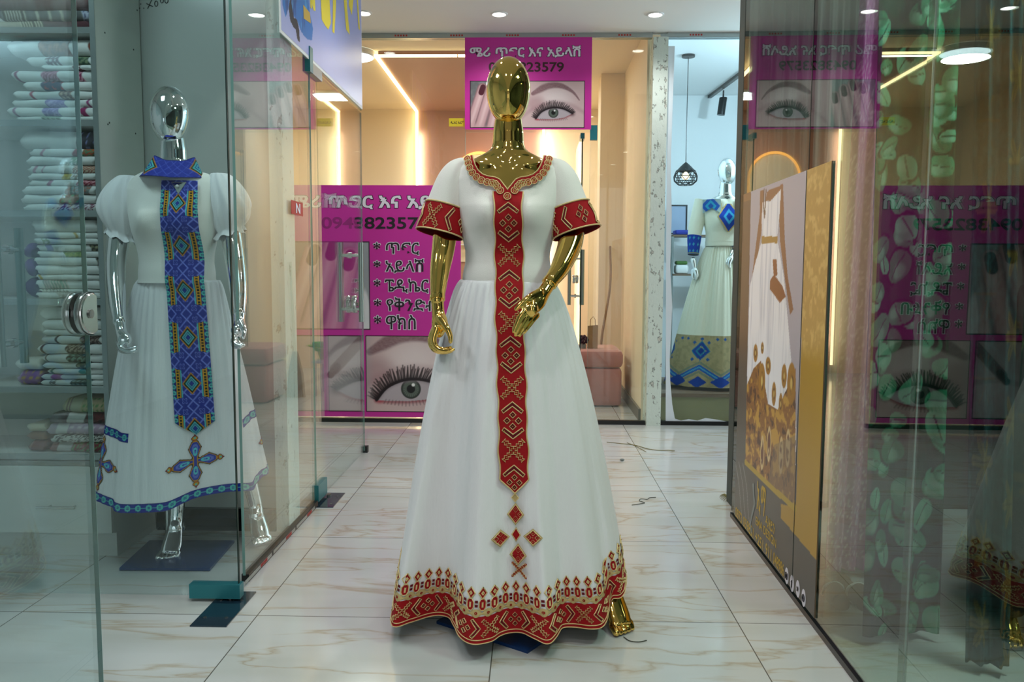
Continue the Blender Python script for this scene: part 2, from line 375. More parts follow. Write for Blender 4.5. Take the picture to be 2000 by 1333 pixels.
# ================================================================== THE SETTING
struct('floor', MB().box(-3.6, 3.2, -5.0, 9.7, -0.06, 0.0), 'marble_tiles')
struct('ceiling', MB().box(-3.6, 3.2, -5.0, YB+0.03, H, HS+0.1), 'ceiling_paint')
struct('wall_left', MB().box(-3.45, -3.3, -5.0, 9.5, 0, HS), 'wall_white')
struct('wall_left_back', MB().box(-3.3, -1.085, 3.50, 3.62, 0, H), 'wall_gloss')
struct('trim_1', MB().box(-1.125, -1.068, 3.475, 3.64, 0, H), 'peeling_paint')      # raw end of the partition against the glass
struct('baseboard_left', MB().box(-1.66, -1.13, 3.478, 3.50, 0, 0.10), 'black_marble')
struct('wall_salon_back', MB().box(-2.8, 0.95, SB, SB+0.1, 0, HS), 'wall_cream')
struct('wall_salon_left', MB().box(-2.8, -2.7, YB+0.03, SB, 0, HS), 'wall_cream')
struct('wall_salon_right', MB().box(0.84, 0.95, YB+0.16, SB, 0, HS), 'wall_cream')
struct('trim_2', MB().box(0.62, 0.84, 7.75, 8.05, 0, HS), 'wall_cream')
struct('wall_salon_feature', MB().box(-1.31, 0.10, SB-0.04, SB, 0, HS), 'terracotta')
struct('ceiling_salon_feature', MB().box(-1.31, 0.10, 6.95, SB-0.04, HS-0.03, HS), 'terracotta')
struct('ceiling_salon', MB().box(-2.8, 0.95, YB+0.03, SB+0.1, HS, HS+0.1), 'wall_cream')
struct('ceiling_boutique', MB().box(0.951, 3.05, YB+0.03, 8.8, HS, HS+0.1), 'wall_white')
struct('baseboard_salon', MB().box(0.822, 0.84, YB+0.16, 7.75, 0, 0.09), 'skirting')
struct('wall_boutique_back', MB().box(0.95, 3.0, 8.7, 8.8, 0, HS), 'wall_white')
struct('wall_boutique_right', MB().box(2.95, 3.05, YB, 8.7, 0, HS), 'wall_white')
struct('wall_boutique_left', MB().box(0.951, 0.975, YB+0.16, 8.7, 0, HS), 'wall_white')
struct('wall_left_unseen', MB().box(-1.35, -1.25, -5.0, 0.30, 0, H), 'dark_wall')  # unseen, behind the camera; added so the gold chrome reflects a dark stripe
struct('wall_right_unseen', MB().box(1.05, 1.15, -5.0, 0.20, 0, H), 'dark_wall')  # unseen counterpart on the right, added for the same dark reflection
struct('trim_3', MB().box(0.855, 0.962, YB-0.045, YB+0.16, 0, H-0.035), 'peeling_plaster')      # bare pillar between the two shops
struct('wall_right_shop_end', MB().box(0.985, 3.0, 3.95, 4.05, 0, H), 'dark_wall')
struct('wall_right_shop_back', MB().box(2.9, 3.0, -1.0, 3.95, 0, H), 'dark_wall')

def rail(name, ax, c, a0, a1, z0, z1, w, m, stickers):
    """metal glazing rail with strips of protective tape still on it"""
    mb = MB()
    if ax == 'x': mb.box(a0, a1, c-w, c+w, z0, z1)
    else: mb.box(c-w, c+w, a0, a1, z0, z1)
    o = struct(name, mb, m)
    t = MB(); k = MB()
    for i in range(stickers):
        a = a0+(a1-a0)*(i+0.25)/stickers; l = (a1-a0)/stickers*0.55; zm = (z0+z1)/2
        if ax == 'x': t.box(a-l*0.7, a+l, c-w-0.002, c-w-0.0005, z0+0.006, z1-0.008)
        else: t.box(c+w+0.0005, c+w+0.002, a-l*0.7, a+l, z0+0.006, z1-0.008)
        for j in range(5):
            b = a+l*0.25+j*l*0.09
            if ax == 'x': k.box(b, b+l*0.055, c-w-0.0035, c-w-0.0022, zm-0.006, zm+0.006)
            else: k.box(c+w+0.0022, c+w+0.0035, b, b+l*0.055, zm-0.006, zm+0.006)
    if stickers:
        build(t, 'protective_tape', 'aluminium', o, False); build(k, 'red_lettering', 'sticker_red', o, False)
    return o
rail('trim_4', 'x', YB, -3.2, 0.85, H-0.035, H, 0.03, 'aluminium', 10)
rail('trim_5', 'x', YB, 0.96, 2.95, H-0.035, H, 0.03, 'aluminium', 5)
rail('trim_6', 'x', YB, -3.2, -0.51, 0, 0.03, 0.02, 'black_metal', 0)
rail('trim_7', 'x', YB, 0.41, 0.85, 0, 0.03, 0.02, 'black_metal', 0)
rail('trim_8', 'x', YB, 0.96, 2.95, 0, 0.03, 0.02, 'black_metal', 0)
rail('trim_9', 'y', LX, 2.90, 3.87, 0, 0.028, 0.014, 'black_metal', 3)
struct('trim_10', MB().box(LX-0.02, LX+0.02, 5.035, 5.075, 0, 0.04), 'black_metal')

def pane(name, x0, x1, y0, y1, z0, z1, g='glass_clear', edges='', em='glass_edge'):
    o = struct(name, MB().box(x0, x1, y0, y1, z0, z1), g)
    if edges:
        e = MB(); d = 0.0012
        if 'l' in edges: e.box(x0-d, x0, y0, y1, z0, z1)
        if 'r' in edges: e.box(x1, x1+d*2.5, y0, y1, z0, z1)
        if 'n' in edges: e.box(x0, x1, y0-d, y0, z0, z1)
        if 'f' in edges: e.box(x0, x1, y1, y1+d, z0, z1)
        if 'b' in edges: e.box(x0, x1, y0, y1, z0-d, z0)
        build(e, 'glass_edge', em, o, False)
    return o
pane('window_1', LX-0.005, LX+0.005, 2.89, 3.868, 0.028, H, 'glass_clear', 'n', 'glass_edge_light')
pane('window_2', LX-0.005, LX+0.005, 3.872, 5.04, 2.125, H, 'glass_clear', 'f', 'glass_edge_light')
PBX = at(168, 612, 2.0).x
pane('window_3', PBX-0.006, PBX+0.006, 0.5, 2.0, 0.01, H, 'glass_green', 'f', 'glass_edge_light')
pane('window_4', -1.96, LX+0.03, 2.725, 2.737, 2.14, H, 'glass_green')
pane('window_5', -3.2, -0.507, YB-0.005, YB+0.005, 0.03, H-0.035, 'glass_clear', 'r', 'glass_edge_light')
pane('window_6', -0.503, 0.41, YB-0.005, YB+0.005, 2.165, H-0.035, 'glass_clear')
pane('window_7', 0.412, 0.85, YB-0.005, YB+0.005, 0.03, H-0.035, 'glass_clear', 'l', 'glass_edge_light')
pane('window_8', 0.965, 2.9, YB-0.005, YB+0.005, 0.03, H-0.035, 'glass_clear')

def RX(y): return (0.900+0.016*(y-1.94)) if y < 1.942 else 0.916+0.016*(y-2.0)
def rpane(name, y0, y1, z0, z1):
    ym = (y0+y1)/2; k = 0.016 if y1 < 1.942 else 0.016; d = Vector((k, 1, 0)).normalized(); n = Vector((1, -k, 0)).normalized()
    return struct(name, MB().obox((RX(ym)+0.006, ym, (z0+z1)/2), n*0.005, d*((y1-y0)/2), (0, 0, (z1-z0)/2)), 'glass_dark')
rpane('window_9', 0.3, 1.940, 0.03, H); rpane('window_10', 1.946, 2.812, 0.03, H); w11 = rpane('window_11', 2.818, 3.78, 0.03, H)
d_ = Vector((0.016, 1, 0)).normalized(); n_ = Vector((1, -0.016, 0)).normalized()
struct('trim_11', MB().obox((RX(2.04)+0.004, 2.04, 0.010), n_*0.0085, d_*1.745, (0, 0, 0.010)), 'black_metal')
struct('trim_12', MB().obox((RX(1.944)+0.003, 1.943, 1.45), n_*0.0018, d_*0.0022, (0, 0, 1.42)), 'steel_brushed')
struct('trim_13', MB().obox((RX(2.815)+0.006, 2.815, 1.45), n_*0.0058, d_*0.0028, (0, 0, 1.42)), 'glass_edge')
struct('trim_14', MB().obox((RX(3.783)+0.006, 3.783, 1.45), n_*0.0055, d_*0.0012, (0, 0, 1.42)), 'glass_edge')

# ---- glass doors: pane + H handle + lock + patch fittings
def h_handle(parent, c, axis, length=0.46, off=0.062, ins=0.075, r=0.0145):
    """a pair of upright bars either side of the glass; axis = direction through the glass"""
    c = Vector(c); a = Vector(axis).normalized(); z = Vector((0, 0, 1)); mb = MB()
    for s in (-1, 1): mb.cyl(c+a*off*s-z*length/2, c+a*off*s+z*length/2, r, n=20)
    h = build(mb, 'door_handle', 'steel_brushed', parent)
    for k in (-1, 1):
        m2 = MB(); p = c+z*k*(length/2-ins); m2.cyl(p-a*off, p+a*off, 0.0095, n=14); m2.cyl(p-a*0.012, p+a*0.012, 0.017, n=18)
        build(m2, 'standoff', 'steel', h)
    return h
def round_lock(parent, c, axis, edge, r=0.052, half=0.036):
    """round glass door lock: two chrome drums clamping the pane, flat on the side of the edge"""
    c = Vector(c); a = Vector(axis).normalized(); e = Vector(edge).normalized(); z = Vector((0, 0, 1))
    def ring(rr, t):
        out = []
        for k in range(40):
            an = 2*PI*k/40; x = math.cos(an)*rr; x = min(x, rr*0.42)
            out.append(c+a*t+e*x+z*math.sin(an)*rr)
        return out
    mb = MB()
    for s in (-1, 1):
        mb.loft([ring(r*0.97, s*0.006), ring(r, s*0.010), ring(r, s*(half-0.008)), ring(r*0.96, s*(half-0.002)), ring(r*0.90, s*half)])
    o = build(mb, 'door_lock', 'steel', parent, 0.5)
    k = MB(); k.cyl(c+a*half-e*0.012, c+a*(half+0.004)-e*0.012, 0.011, n=18); build(k, 'keyhole', 'screw', o)
    k = MB()
    for s in (-1, 1): k.loft([ring(r*1.012, s*0.017), ring(r*1.012, s*0.0205)], False, False)
    build(k, 'groove', 'ink_grey', o)
    return o
def patch(parent, x0, x1, y0, y1, z0, z1, m='teal_metal'):
    mb = MB(); mb.box(x0, x1, y0, y1, z0, z1); return build(mb, 'patch_fitting', m, parent, False)
# door_1: side door of the left glass wall
d1 = pane('door_1', LX-0.005, LX+0.005, 3.885, 5.03, 0.015, 2.108, 'glass_clear', 'nf', 'glass_edge_light')
h_handle(d1, (LX, 4.70, 1.083), (1, 0, 0)); round_lock(d1, (LX, 4.735, 0.955), (1, 0, 0), (0, 1, 0))
patch(d1, LX-0.016, LX+0.016, 3.878, 4.045, 0.018, 0.10); patch(d1, LX-0.018, LX+0.018, 3.895, 4.06, 2.075, 2.125, 'steel_brushed'); patch(d1, LX-0.018, LX+0.018, 3.845, 3.895, 2.075, 2.19)
# door_2: door of the fabric shop, facing the viewer
d2 = pane('door_2', -1.95, -1.022, 2.725, 2.737, 0.018, 2.135, 'glass_green', 'r')
h_handle(d2, (-1.785, 2.731, 1.06), (0, 1, 0), 0.47)
patch(d2, -1.19, -1.012, 2.712, 2.750, 0.012, 0.062)
# door_3: salon door, standing open into the salon
d3 = pane('door_3', 0.352, 0.362, YB+0.04, YB+0.86, 0.015, 2.16, 'glass_clear', 'nf')
h_handle(d3, (0.357, 6.80, 1.10), (1, 0, 0), 0.46, 0.055); round_lock(d3, (0.357, 6.81, 1.085), (1, 0, 0), (0, 1, 0), 0.035, 0.03)
patch(d3, 0.342, 0.372, YB+0.015, YB+0.16, 2.125, 2.165); patch(d3, 0.41, 0.462, YB-0.02, YB+0.02, 2.11, 2.215)
# the round lock of the open leaf nearest the viewer
round_lock(bpy.data.objects['window_3'], (PBX, 1.985, at(150, 612, 2.0).z), (1, 0, 0), (0, 1, 0), 0.053, 0.026)
# floor closers under the door pivots
for x0, x1, y0, y1, nm in ((-1.105, -0.985, 2.515, 2.80, 'dark steel floor closer plate under the nearest glass door corner'), (-1.085, -0.965, 3.845, 4.10, 'dark steel floor plate at the pivot of the far side door')):
    t = thing('floor_closer', nm, 'floor plate', ((x0+x1)/2, (y0+y1)/2, 0), 'floor closers of the glass doors')
    build(MB().box(x0, x1, y0, y1, 0, 0.004), 'cover_plate', 'slate_plate', t, False)
    for sx in (0.2, 0.8):
        for sy in (0.22, 0.72):
            px_, py_ = x0+(x1-x0)*sx, y0+(y1-y0)*sy
            build(MB().cyl((px_, py_, 0.004), (px_, py_, 0.006), 0.006, n=12), 'screw', 'screw', t)
    build(MB().cyl(((x0+x1)/2-0.01, y1-0.06, 0.004), ((x0+x1)/2-0.01, y1-0.06, 0.014), 0.012, n=12), 'pivot', 'screw', t)

# ---- ceiling lights
def downlight(x, y, lab, lit=True):
    t = thing('downlight', lab, 'ceiling light', (x, y, H), 'recessed round downlights')
    build(MB().lathe([(0.058, -0.0005), (0.056, -0.006), (0.046, -0.008), (0.043, -0.002)], (x, y, H), 32), 'trim_ring', 'paper_white', t)
    build(MB().lathe([(0.001, -0.004), (0.043, -0.004)], (x, y, H), 32, True), 'diffuser', 'lamp_glow', t)
    light('downlight_light', 'SPOT', (x, y, H-0.02), DOWN['power'], DOWN['color'], 0.045, rot=(0, 0, 0), spot=2.5)
downlight(-1.147, 5.58, 'recessed round downlight furthest left, by the top of the blue banner')
downlight(-0.24, 5.61, 'recessed round downlight above the pink sign on the far shop front')
downlight(0.806, 5.63, 'recessed round downlight in front of the bare pillar')
for y in (4.2, 2.9, 1.5, 0.2, -1.2, -2.6):
    for x in (-0.45, 0.45) if y > 3.5 or y < 2 else (-0.62, 0.62):
        downlight(x, y, 'recessed round downlight in the corridor ceiling above the gold mannequin')
RL = (-1.54, 6.97, HS-0.001)
t = thing('round_ceiling_lamp', 'flat round white ceiling lamp glowing inside the salon', 'ceiling lamp', RL)
build(MB().lathe([(0.20, 0), (0.20, -0.035), (0.185, -0.045)], RL, 40), 'lamp_body', 'paper_white', t)
build(MB().lathe([(0.185, -0.045), (0.12, -0.052), (0.001, -0.055)], RL, 40), 'diffuser', 'lamp_cool', t)
t = thing('square_ceiling_panel', 'square white light panel on the terracotta salon ceiling', 'ceiling lamp', (-0.05, 8.5, HS-0.03))
build(MB().box(-0.24, 0.14, 8.31, 8.69, HS-0.052, HS-0.03), 'panel_frame', 'paper_white', t, False)
build(MB().box(-0.225, 0.125, 8.325, 8.675, HS-0.055, HS-0.052), 'diffuser', 'lamp_cool', t, False)
def led(x, lab):
    t = thing('led_strip', lab, 'light strip', (x, SB-0.05, 1.0), 'warm light strips of the salon')
    build(MB().box(x-0.013, x+0.013, 6.95, SB-0.04, HS-0.046, HS-0.03), 'ceiling_run', 'led_warm', t, False)
    build(MB().box(x-0.013, x+0.013, SB-0.058, SB-0.042, 0.1, HS-0.03), 'wall_run', 'led_warm', t, False)
    return t
t = led(-1.33, 'warm glowing light strip bent down the salon wall, left one')
build(MB().box(-1.33, -0.65, 6.95, 6.976, HS-0.046, HS-0.03), 'cross_run', 'led_warm', t, False); build(MB().box(-0.64, 0.09, 6.95, 6.976, HS-0.046, HS-0.03), 'cross_run', 'led_warm', t, False)
led(0.108, 'warm glowing light strip down the salon wall, seen right of the gold neck')
light('led_light', 'AREA', (-0.6, 6.97, HS-0.06), 6, (1.0, 0.88, 0.70), 1.3, 0.05)
light('led_light', 'AREA', (-1.3, SB-0.1, 1.5), 6, (1.0, 0.88, 0.70), 2.4, 0.05, rot=(PI/2, PI/2, 0))
light('led_light', 'AREA', (0.108, SB-0.1, 1.5), 6, (1.0, 0.88, 0.70), 2.4, 0.05, rot=(PI/2, PI/2, 0))
# ================================================================== MANNEQUINS AND GOWNS: shared builders
def fuse(mb, voxel=0.004, it=8):
    me = bpy.data.meshes.new('tmp'); me.from_pydata(mb.v, [], mb.f); me.update()
    o = bpy.data.objects.new('tmp', me); COL.objects.link(o)
    r = o.modifiers.new('r', 'REMESH'); r.mode = 'VOXEL'; r.voxel_size = voxel
    s = o.modifiers.new('s', 'SMOOTH'); s.factor = 0.5; s.iterations = it
    bpy.context.view_layer.update()
    e = bpy.data.meshes.new_from_object(o.evaluated_get(bpy.context.evaluated_depsgraph_get()))
    out = MB(); out.add([p.co[:] for p in e.vertices], [tuple(p.vertices) for p in e.polygons])
    bpy.data.objects.remove(o); bpy.data.meshes.remove(me); bpy.data.meshes.remove(e)
    return out
def smooth_path(pts, rad, n=6):
    """Catmull-Rom through points with radii"""
    P = [np.array(list(p)+[r]) for p, r in zip(pts, rad)]; P = [2*P[0]-P[1]]+P+[2*P[-1]-P[-2]]; out = []
    for i in range(1, len(P)-2):
        for k in range(n):
            t = k/n; a, b, c, d = P[i-1:i+3]
            out.append(0.5*((2*b)+(c-a)*t+(2*a-5*b+4*c-d)*t*t+(3*b-a-3*c+d)*t**3))
    out.append(P[-2]); return [tuple(q[:3]) for q in out], [max(float(q[3]), 0.001) for q in out]
def limb(mb, pts, rad, n=20, k=6, flat=None, up=None):
    p, r = smooth_path(pts, rad, k); mb.tube(p, r, n, True, flat, up)
    mb.ball(p[-1], r[-1]*0.98, n=12, m=8); mb.ball(p[0], r[0]*0.98, n=12, m=8); return mb
TORSO = [(1.665, .040, .045, 0), (1.60, .049, .052, 0), (1.565, .0505, .054, 0), (1.548, .056, .057, 0), (1.538, .068, .060, .002), (1.528, .088, .064, .004), (1.516, .113, .068, .006),
         (1.500, .142, .074, .006), (1.478, .162, .082, .005), (1.45, .170, .090, .003), (1.41, .166, .100, 0), (1.36, .158, .110, -.004), (1.30, .148, .110, -.003), (1.24, .134, .100, 0),
         (1.18, .120, .090, 0), (1.12, .116, .088, 0), (1.05, .134, .10, 0), (0.96, .158, .11, 0), (0.88, .165, .11, 0)]
_tz = np.array([r[0] for r in TORSO])[::-1]; _ta = np.array([r[1:] for r in TORSO])[::-1]
def torso_ring(c, z, off=0.0, n=72, sx=1.0):
    a = [np.interp(z, _tz, _ta[:, k]) for k in range(3)]; rx, ry, yo = a[0]*sx+off, a[1]+off, a[2]; out = []
    for k in range(n):
        t = 2*PI*k/n; ct, st = math.cos(t), math.sin(t); p = 2/2.25
        x = rx*abs(ct)**p*(1 if ct > 0 else -1); y = ry*abs(st)**p*(1 if st > 0 else -1)
        if y < 0:
            y -= 0.006*math.exp(-((z-(1.487+0.13*max(0, abs(x)-0.02)))/0.011)**2)*math.exp(-((abs(x)-0.075)/0.05)**2); y += 0.009*math.exp(-(x/0.016)**2-((z-1.492)/0.02)**2); y += 0.004*math.exp(-((abs(x)-0.085)/0.03)**2-((z-1.515)/0.014)**2)
            b = math.exp(-((z-1.335)/0.05)**2)*(math.exp(-((x-0.072)/0.045)**2)+math.exp(-((x+0.072)/0.045)**2)); y -= 0.030*b
        out.append((c[0]+x, c[1]+y+yo, c[2]+z))
    return out
def torso(mb, c, z0=0.9, z1=1.665, sx=1.0):
    zs = sorted(set([z0, z1]+[round(z, 4) for z in np.arange(z0, z1, 0.012)]+[z for z in np.arange(1.47, 1.6, 0.004)]))
    zs = [z for z in zs if z0 <= z <= z1]
    return mb.loft([torso_ring(c, z, 0, 72, sx) for z in zs])
def head(mb, c, yaw=0.0, n=72, m=56):
    """egg shaped faceless head with soft brow planes and a nose ridge"""
    rings = []; cyw, syw = math.cos(yaw), math.sin(yaw)
    for i in range(m+1):
        ph = PI*(0.006+0.988*i/m); h = -math.cos(ph); r = math.sin(ph) if h > 0 else math.sqrt(max(1e-5, 1-abs(h)**3.1))
        w = 0.0715*(1-0.16*sstep(0.2, -1.0, h)); dF = 0.088*(1-0.12*sstep(0.0, -1.0, h)); dB = 0.092*(1-0.42*sstep(0.2, -1.0, h))
        ring = []
        for k in range(n):
            t = 2*PI*k/n; x = w*r*math.cos(t); s = math.sin(t); y = (dF if s < 0 else dB)*r*s
            if s < 0:
                f = (-s)**1.5*r
                y -= 0.007*f*math.exp(-(x/0.013)**2)*math.exp(-((h+0.30)/0.34)**2)
                y += 0.003*f*(math.exp(-((x-0.032)/0.022)**2)+math.exp(-((x+0.032)/0.022)**2))*math.exp(-((h+0.22)/0.30)**2)
                y -= 0.004*f*math.exp(-(x/0.02)**2)*math.exp(-((h+0.85)/0.15)**2)
            y -= 0.012*sstep(0.2, -1, h)
            ring.append((c[0]+x*cyw-y*syw, c[1]+x*syw+y*cyw, c[2]+1.728+h*0.107))
        rings.append(ring)
    return mb.loft(rings)
def foot_mesh(toe, d, top):
    """tiptoe mannequin foot: shin, ankle, steep instep, five toes on the floor; toe = tip of the toes, d = heading, top = where the shin starts"""
    d = Vector((d[0], d[1], 0)).normalized(); s = Vector((-d.y, d.x, 0)); t = Vector((toe[0], toe[1], 0)); z = Vector((0, 0, 1)); mb = MB()
    o = t-d*0.118; top = Vector(top)
    limb(mb, [top, (top+o+z*0.15)/2, o+z*0.150, o+d*0.018+z*0.105], [.040, .034, .029, .030], 24)
    mb.ball(o-d*0.030+z*0.098, .024, .024, .030, 16, 12); limb(mb, [o-d*0.012+z*0.14, o-d*0.028+z*0.10], [.024, .022], 14)
    pp_, rr_ = smooth_path([o+d*0.004+z*0.130, o+d*0.032+z*0.084, o+d*0.060+z*0.044, o+d*0.086+z*0.020], [.028, .034, .040, .036], 8); mb.tube(pp_, rr_, 28, True, (1.0, 0.55), tuple(s))
    for k in range(5):
        q = (k-2)*0.0165; ln = (0, .002, .006, .012, .019)[k]; r = .0122 if k == 0 else .0088
        limb(mb, [o+d*0.080+z*0.022+s*q*0.95, o+d*(0.100-ln*0.6)+z*0.0175+s*q, o+d*(0.112-ln)+z*(r+0.0015)+s*q*1.02], [.0130, r*1.04, r], 14)
    return fuse(mb, 0.0028, 6)
# ---- skirts
def closed_spline(pts, n):
    P = np.array(pts, float); m = len(P); out = []
    for i in range(m):
        a, b, c, d = P[(i-1) % m], P[i], P[(i+1) % m], P[(i+2) % m]
        for k in range(40):
            t = k/40; out.append(0.5*((2*b)+(c-a)*t+(2*a-5*b+4*c-d)*t*t+(3*b-a-3*c+d)*t**3))
    out = np.array(out+[out[0]]); L = np.concatenate([[0], np.cumsum(np.linalg.norm(np.diff(out, axis=0), axis=1))])
    s = np.linspace(0, L[-1], n, endpoint=False)
    return np.stack([np.interp(s, L, out[:, k]) for k in range(out.shape[1])], 1), L[-1]
def csmooth(a, sig):
    n = len(a); k = np.arange(-int(3*sig), int(3*sig)+1); w = np.exp(-0.5*(k/sig)**2); w /= w.sum()
    return sum(w[i]*np.roll(a, k[i], axis=0) for i in range(len(k)))
class Skirt:
    def __init__(s, wc, rx, ry, zw, hem, zh, ns=640, nt=110, pw=0.7, seed=1, pleat=0.004, foldp=2.2, sig=0.03):
        hemP, s.len = closed_spline(hem, ns); zvar = hemP[:, 2] if hemP.shape[1] > 2 else None; hemP = hemP[:, :2]; base = csmooth(hemP, ns*sig); fold = hemP-base
        ang = np.unwrap(np.arctan2((base[:, 1]-wc[1])/ry, (base[:, 0]-wc[0])/rx))
        wp = np.stack([wc[0]+rx*np.cos(ang), wc[1]+ry*np.sin(ang)], 1); nrm = np.stack([np.cos(ang), np.sin(ang)], 1)
        rs = np.random.RandomState(seed); u = np.arange(ns)/ns*2*PI
        pl = sum(rs.rand()*np.sin(f*u+rs.rand()*6.28) for f in (23, 31, 38, 47, 56, 67)); pl /= np.abs(pl).max()
        pl2 = sum(rs.rand()*np.sin(f*u+rs.rand()*6.28) for f in (9, 13, 17, 22)); pl2 /= np.abs(pl2).max()
        G = np.zeros((nt+1, ns, 3)); T = np.linspace(0, 1, nt+1)
        for i, t in enumerate(T):
            w = t**pw; xy = wp+(base-wp)*w+fold*t**foldp
            amp = pleat*min(1, t/0.03)*(0.35+0.65*math.exp(-t*4)); xy = xy+nrm*(pl*amp+pl2*pleat*1.5*math.sin(PI*min(t, 1))**0.8)[:, None]
            zz = zh if zvar is None else zvar
            G[i, :, :2] = xy; G[i, :, 2] = zw+(zz-zw)*t
        s.G = G; s.ns = ns; s.nt = nt; s.zw = zw; s.hem = hemP
        N = np.cross(np.roll(G, -1, 1)-np.roll(G, 1, 1), np.gradient(G, axis=0)); N /= np.linalg.norm(N, axis=2, keepdims=True)+1e-12
        out = G-np.array([wc[0], wc[1], 0]); out[:, :, 2] = 0
        N *= np.sign((N*out).sum())  # one winding for the whole sheet: outwards
        s.N = N
        seg_ = np.linalg.norm(np.diff(np.vstack([hemP, hemP[:1]]), axis=0)*np.array([1.0, 0.4]), axis=1); s.arc = np.concatenate([[0], np.cumsum(seg_)])
        s.fall = 1.06*abs(zw-np.mean(G[-1, :, 2]))
    def faces(s):
        ns = s.ns; return [(i*ns+j, i*ns+(j+1) % ns, (i+1)*ns+(j+1) % ns, (i+1)*ns+j) for i in range(s.nt) for j in range(ns)]
    def ev(s, k, t, lift=0.0):
        """k in samples (float), t 0 waist..1 hem"""
        k = k % s.ns; i0 = int(k); i1 = (i0+1) % s.ns; a = k-i0; r = min(max(t, 0), 1)*s.nt; j0 = min(int(r), s.nt-1); b = r-j0
        f = lambda A: (A[j0, i0]*(1-a)+A[j0, i1]*a)*(1-b)+(A[j0+1, i0]*(1-a)+A[j0+1, i1]*a)*b
        return f(s.G)+f(s.N)*lift
    def mp(s, a, v, lift=0.0):
        """a metres along the hem, v metres above the hem"""
        return s.ev(np.interp(a % s.arc[-1], s.arc, np.arange(s.ns+1)), 1-v/s.fall, lift)
    def mesh(s, name, m, parent):
        return link_mesh(name, s.G.reshape(-1, 3), s.faces(), m, parent, 'all')
class FrontMap:
    """height field of the front of a garment, for bands sewn down its middle: mp(x, z, lift)"""
    def __init__(s, meshes, x0, x1, z0, z1, step=0.005, sm=2.0):
        V = []; Fc = []
        for v, f in meshes:
            b = len(V); V += [tuple(p) for p in v]; Fc += [tuple(b+i for i in q) for q in f]
        T = BVHTree.FromPolygons(V, Fc); s.x = np.arange(x0, x1+step, step); s.z = np.arange(z0, z1+step, step); Y = np.full((len(s.z), len(s.x)), np.nan)
        for i, z in enumerate(s.z):
            for j, x in enumerate(s.x):
                h = T.ray_cast(Vector((x, -1, z)), Vector((0, 1, 0)))
                if h[0] is not None: Y[i, j] = h[0].y
        for i in range(len(s.z)):
            ok = ~np.isnan(Y[i])
            if ok.any(): Y[i] = np.interp(s.x, s.x[ok], Y[i][ok])
            elif i: Y[i] = Y[i-1]
        ok = ~np.isnan(Y[:, 0]); Y[~ok] = np.nanmean(Y)
        Ye = np.pad(Y, 3, mode='edge'); Y = np.minimum.reduce([Ye[3+i:3+i+Y.shape[0], 3+j:3+j+Y.shape[1]] for i in (-2, 0, 2) for j in (-3, -2, -1, 0, 1, 2, 3)])
        k = np.arange(-8, 9); w = np.exp(-0.5*(k/sm)**2); w /= w.sum()
        Yp = np.pad(Y, 8, mode='edge'); A = sum(w[i]*Yp[:, 8+k[i]:8+k[i]+Y.shape[1]] for i in range(17)); A = sum(w[i]*A[8+k[i]:8+k[i]+Y.shape[0], :] for i in range(17))
        s.Y = A
    def y(s, x, z):
        i = np.clip((z-s.z[0])/(s.z[1]-s.z[0]), 0, len(s.z)-1.001); j = np.clip((x-s.x[0])/(s.x[1]-s.x[0]), 0, len(s.x)-1.001); a, b = int(i), int(j); u, v = i-a, j-b
        return (s.Y[a, b]*(1-v)+s.Y[a, b+1]*v)*(1-u)+(s.Y[a+1, b]*(1-v)+s.Y[a+1, b+1]*v)*u
    def mp(s, x, z, lift=0.0): return np.array((x, s.y(x, z)-lift, z))
class Sleeve:
    """flared sleeve along a path: ring(t) and mp(angle, t, lift)"""
    def __init__(s, pts, rad, flat=0.85, n=48, k=10, ruf=0.0):
        p, r = smooth_path(pts, rad, k); s.p = np.array(p); s.r = np.array(r); s.n = n; s.flat = flat; s.ruf = ruf
        d = np.gradient(s.p, axis=0); s.d = d/np.linalg.norm(d, axis=1, keepdims=True)
    def ev(s, a, t, lift=0.0):
        u = min(max(t, 0), 1)*(len(s.p)-1); i = min(int(u), len(s.p)-2); f = u-i
        p = s.p[i]*(1-f)+s.p[i+1]*f; r = s.r[i]*(1-f)+s.r[i+1]*f; d = s.d[i]*(1-f)+s.d[i+1]*f; d = d/np.linalg.norm(d)
        x = np.array((1., 0, 0)); x = x-d*x.dot(d); x /= np.linalg.norm(x); y = np.cross(d, x)
        rr = r+lift+s.ruf*math.sin(9*a)*t
        return p+x*rr*math.cos(a)+y*rr*s.flat*math.sin(a)
    def sheet(s, mb, t0, t1, nt, lift=0.0):
        return mb.loft([[s.ev(2*PI*j/s.n, t0+(t1-t0)*i/nt, lift) for j in range(s.n)] for i in range(nt+1)], False, False)

# ---- embroidery motifs (metres), red/gold set
def rot2(pts, a, c=(0, 0)):
    ca, sa = math.cos(a), math.sin(a); return [(c[0]+x*ca-y*sa, c[1]+x*sa+y*ca) for x, y in pts]
def m_chevron(D, cx, cy, ang=0.0, k=1.0):
    P = rot2([(x*k, y*k) for x, y in [(0, .0165), (.033, -.0095), (.0275, -.0175), (0, .003), (-.0275, -.0175), (-.033, -.0095)]], ang, (cx, cy))
    D.fill([P[0], P[1], P[2], P[3]], 0.0032, 3); D.fill([P[0], P[3], P[4], P[5]], 0.0032, 3); D.line(P, 0.0030*k, 0.0042, 1, True)
    for i in (1, 5): D.bead(P[i][0]*0.8+cx*0.2, P[i][1]*0.8+cy*0.2, 0.0026*k)
def m_cluster(D, cx, cy, ang=0.0, k=1.0):
    for i in range(4):
        c = rot2([(0, 0.0175*k)], ang+i*PI/2, (cx, cy))[0]
        P = rot2([(0, .0098*k), (.0098*k, 0), (0, -.0098*k), (-.0098*k, 0)], ang, c)
        D.fill(P, 0.0032, 3); D.line(P, 0.0027*k, 0.0042, 1, True); D.bead(c[0], c[1], 0.0025*k)
    D.bead(cx, cy, 0.0028*k)
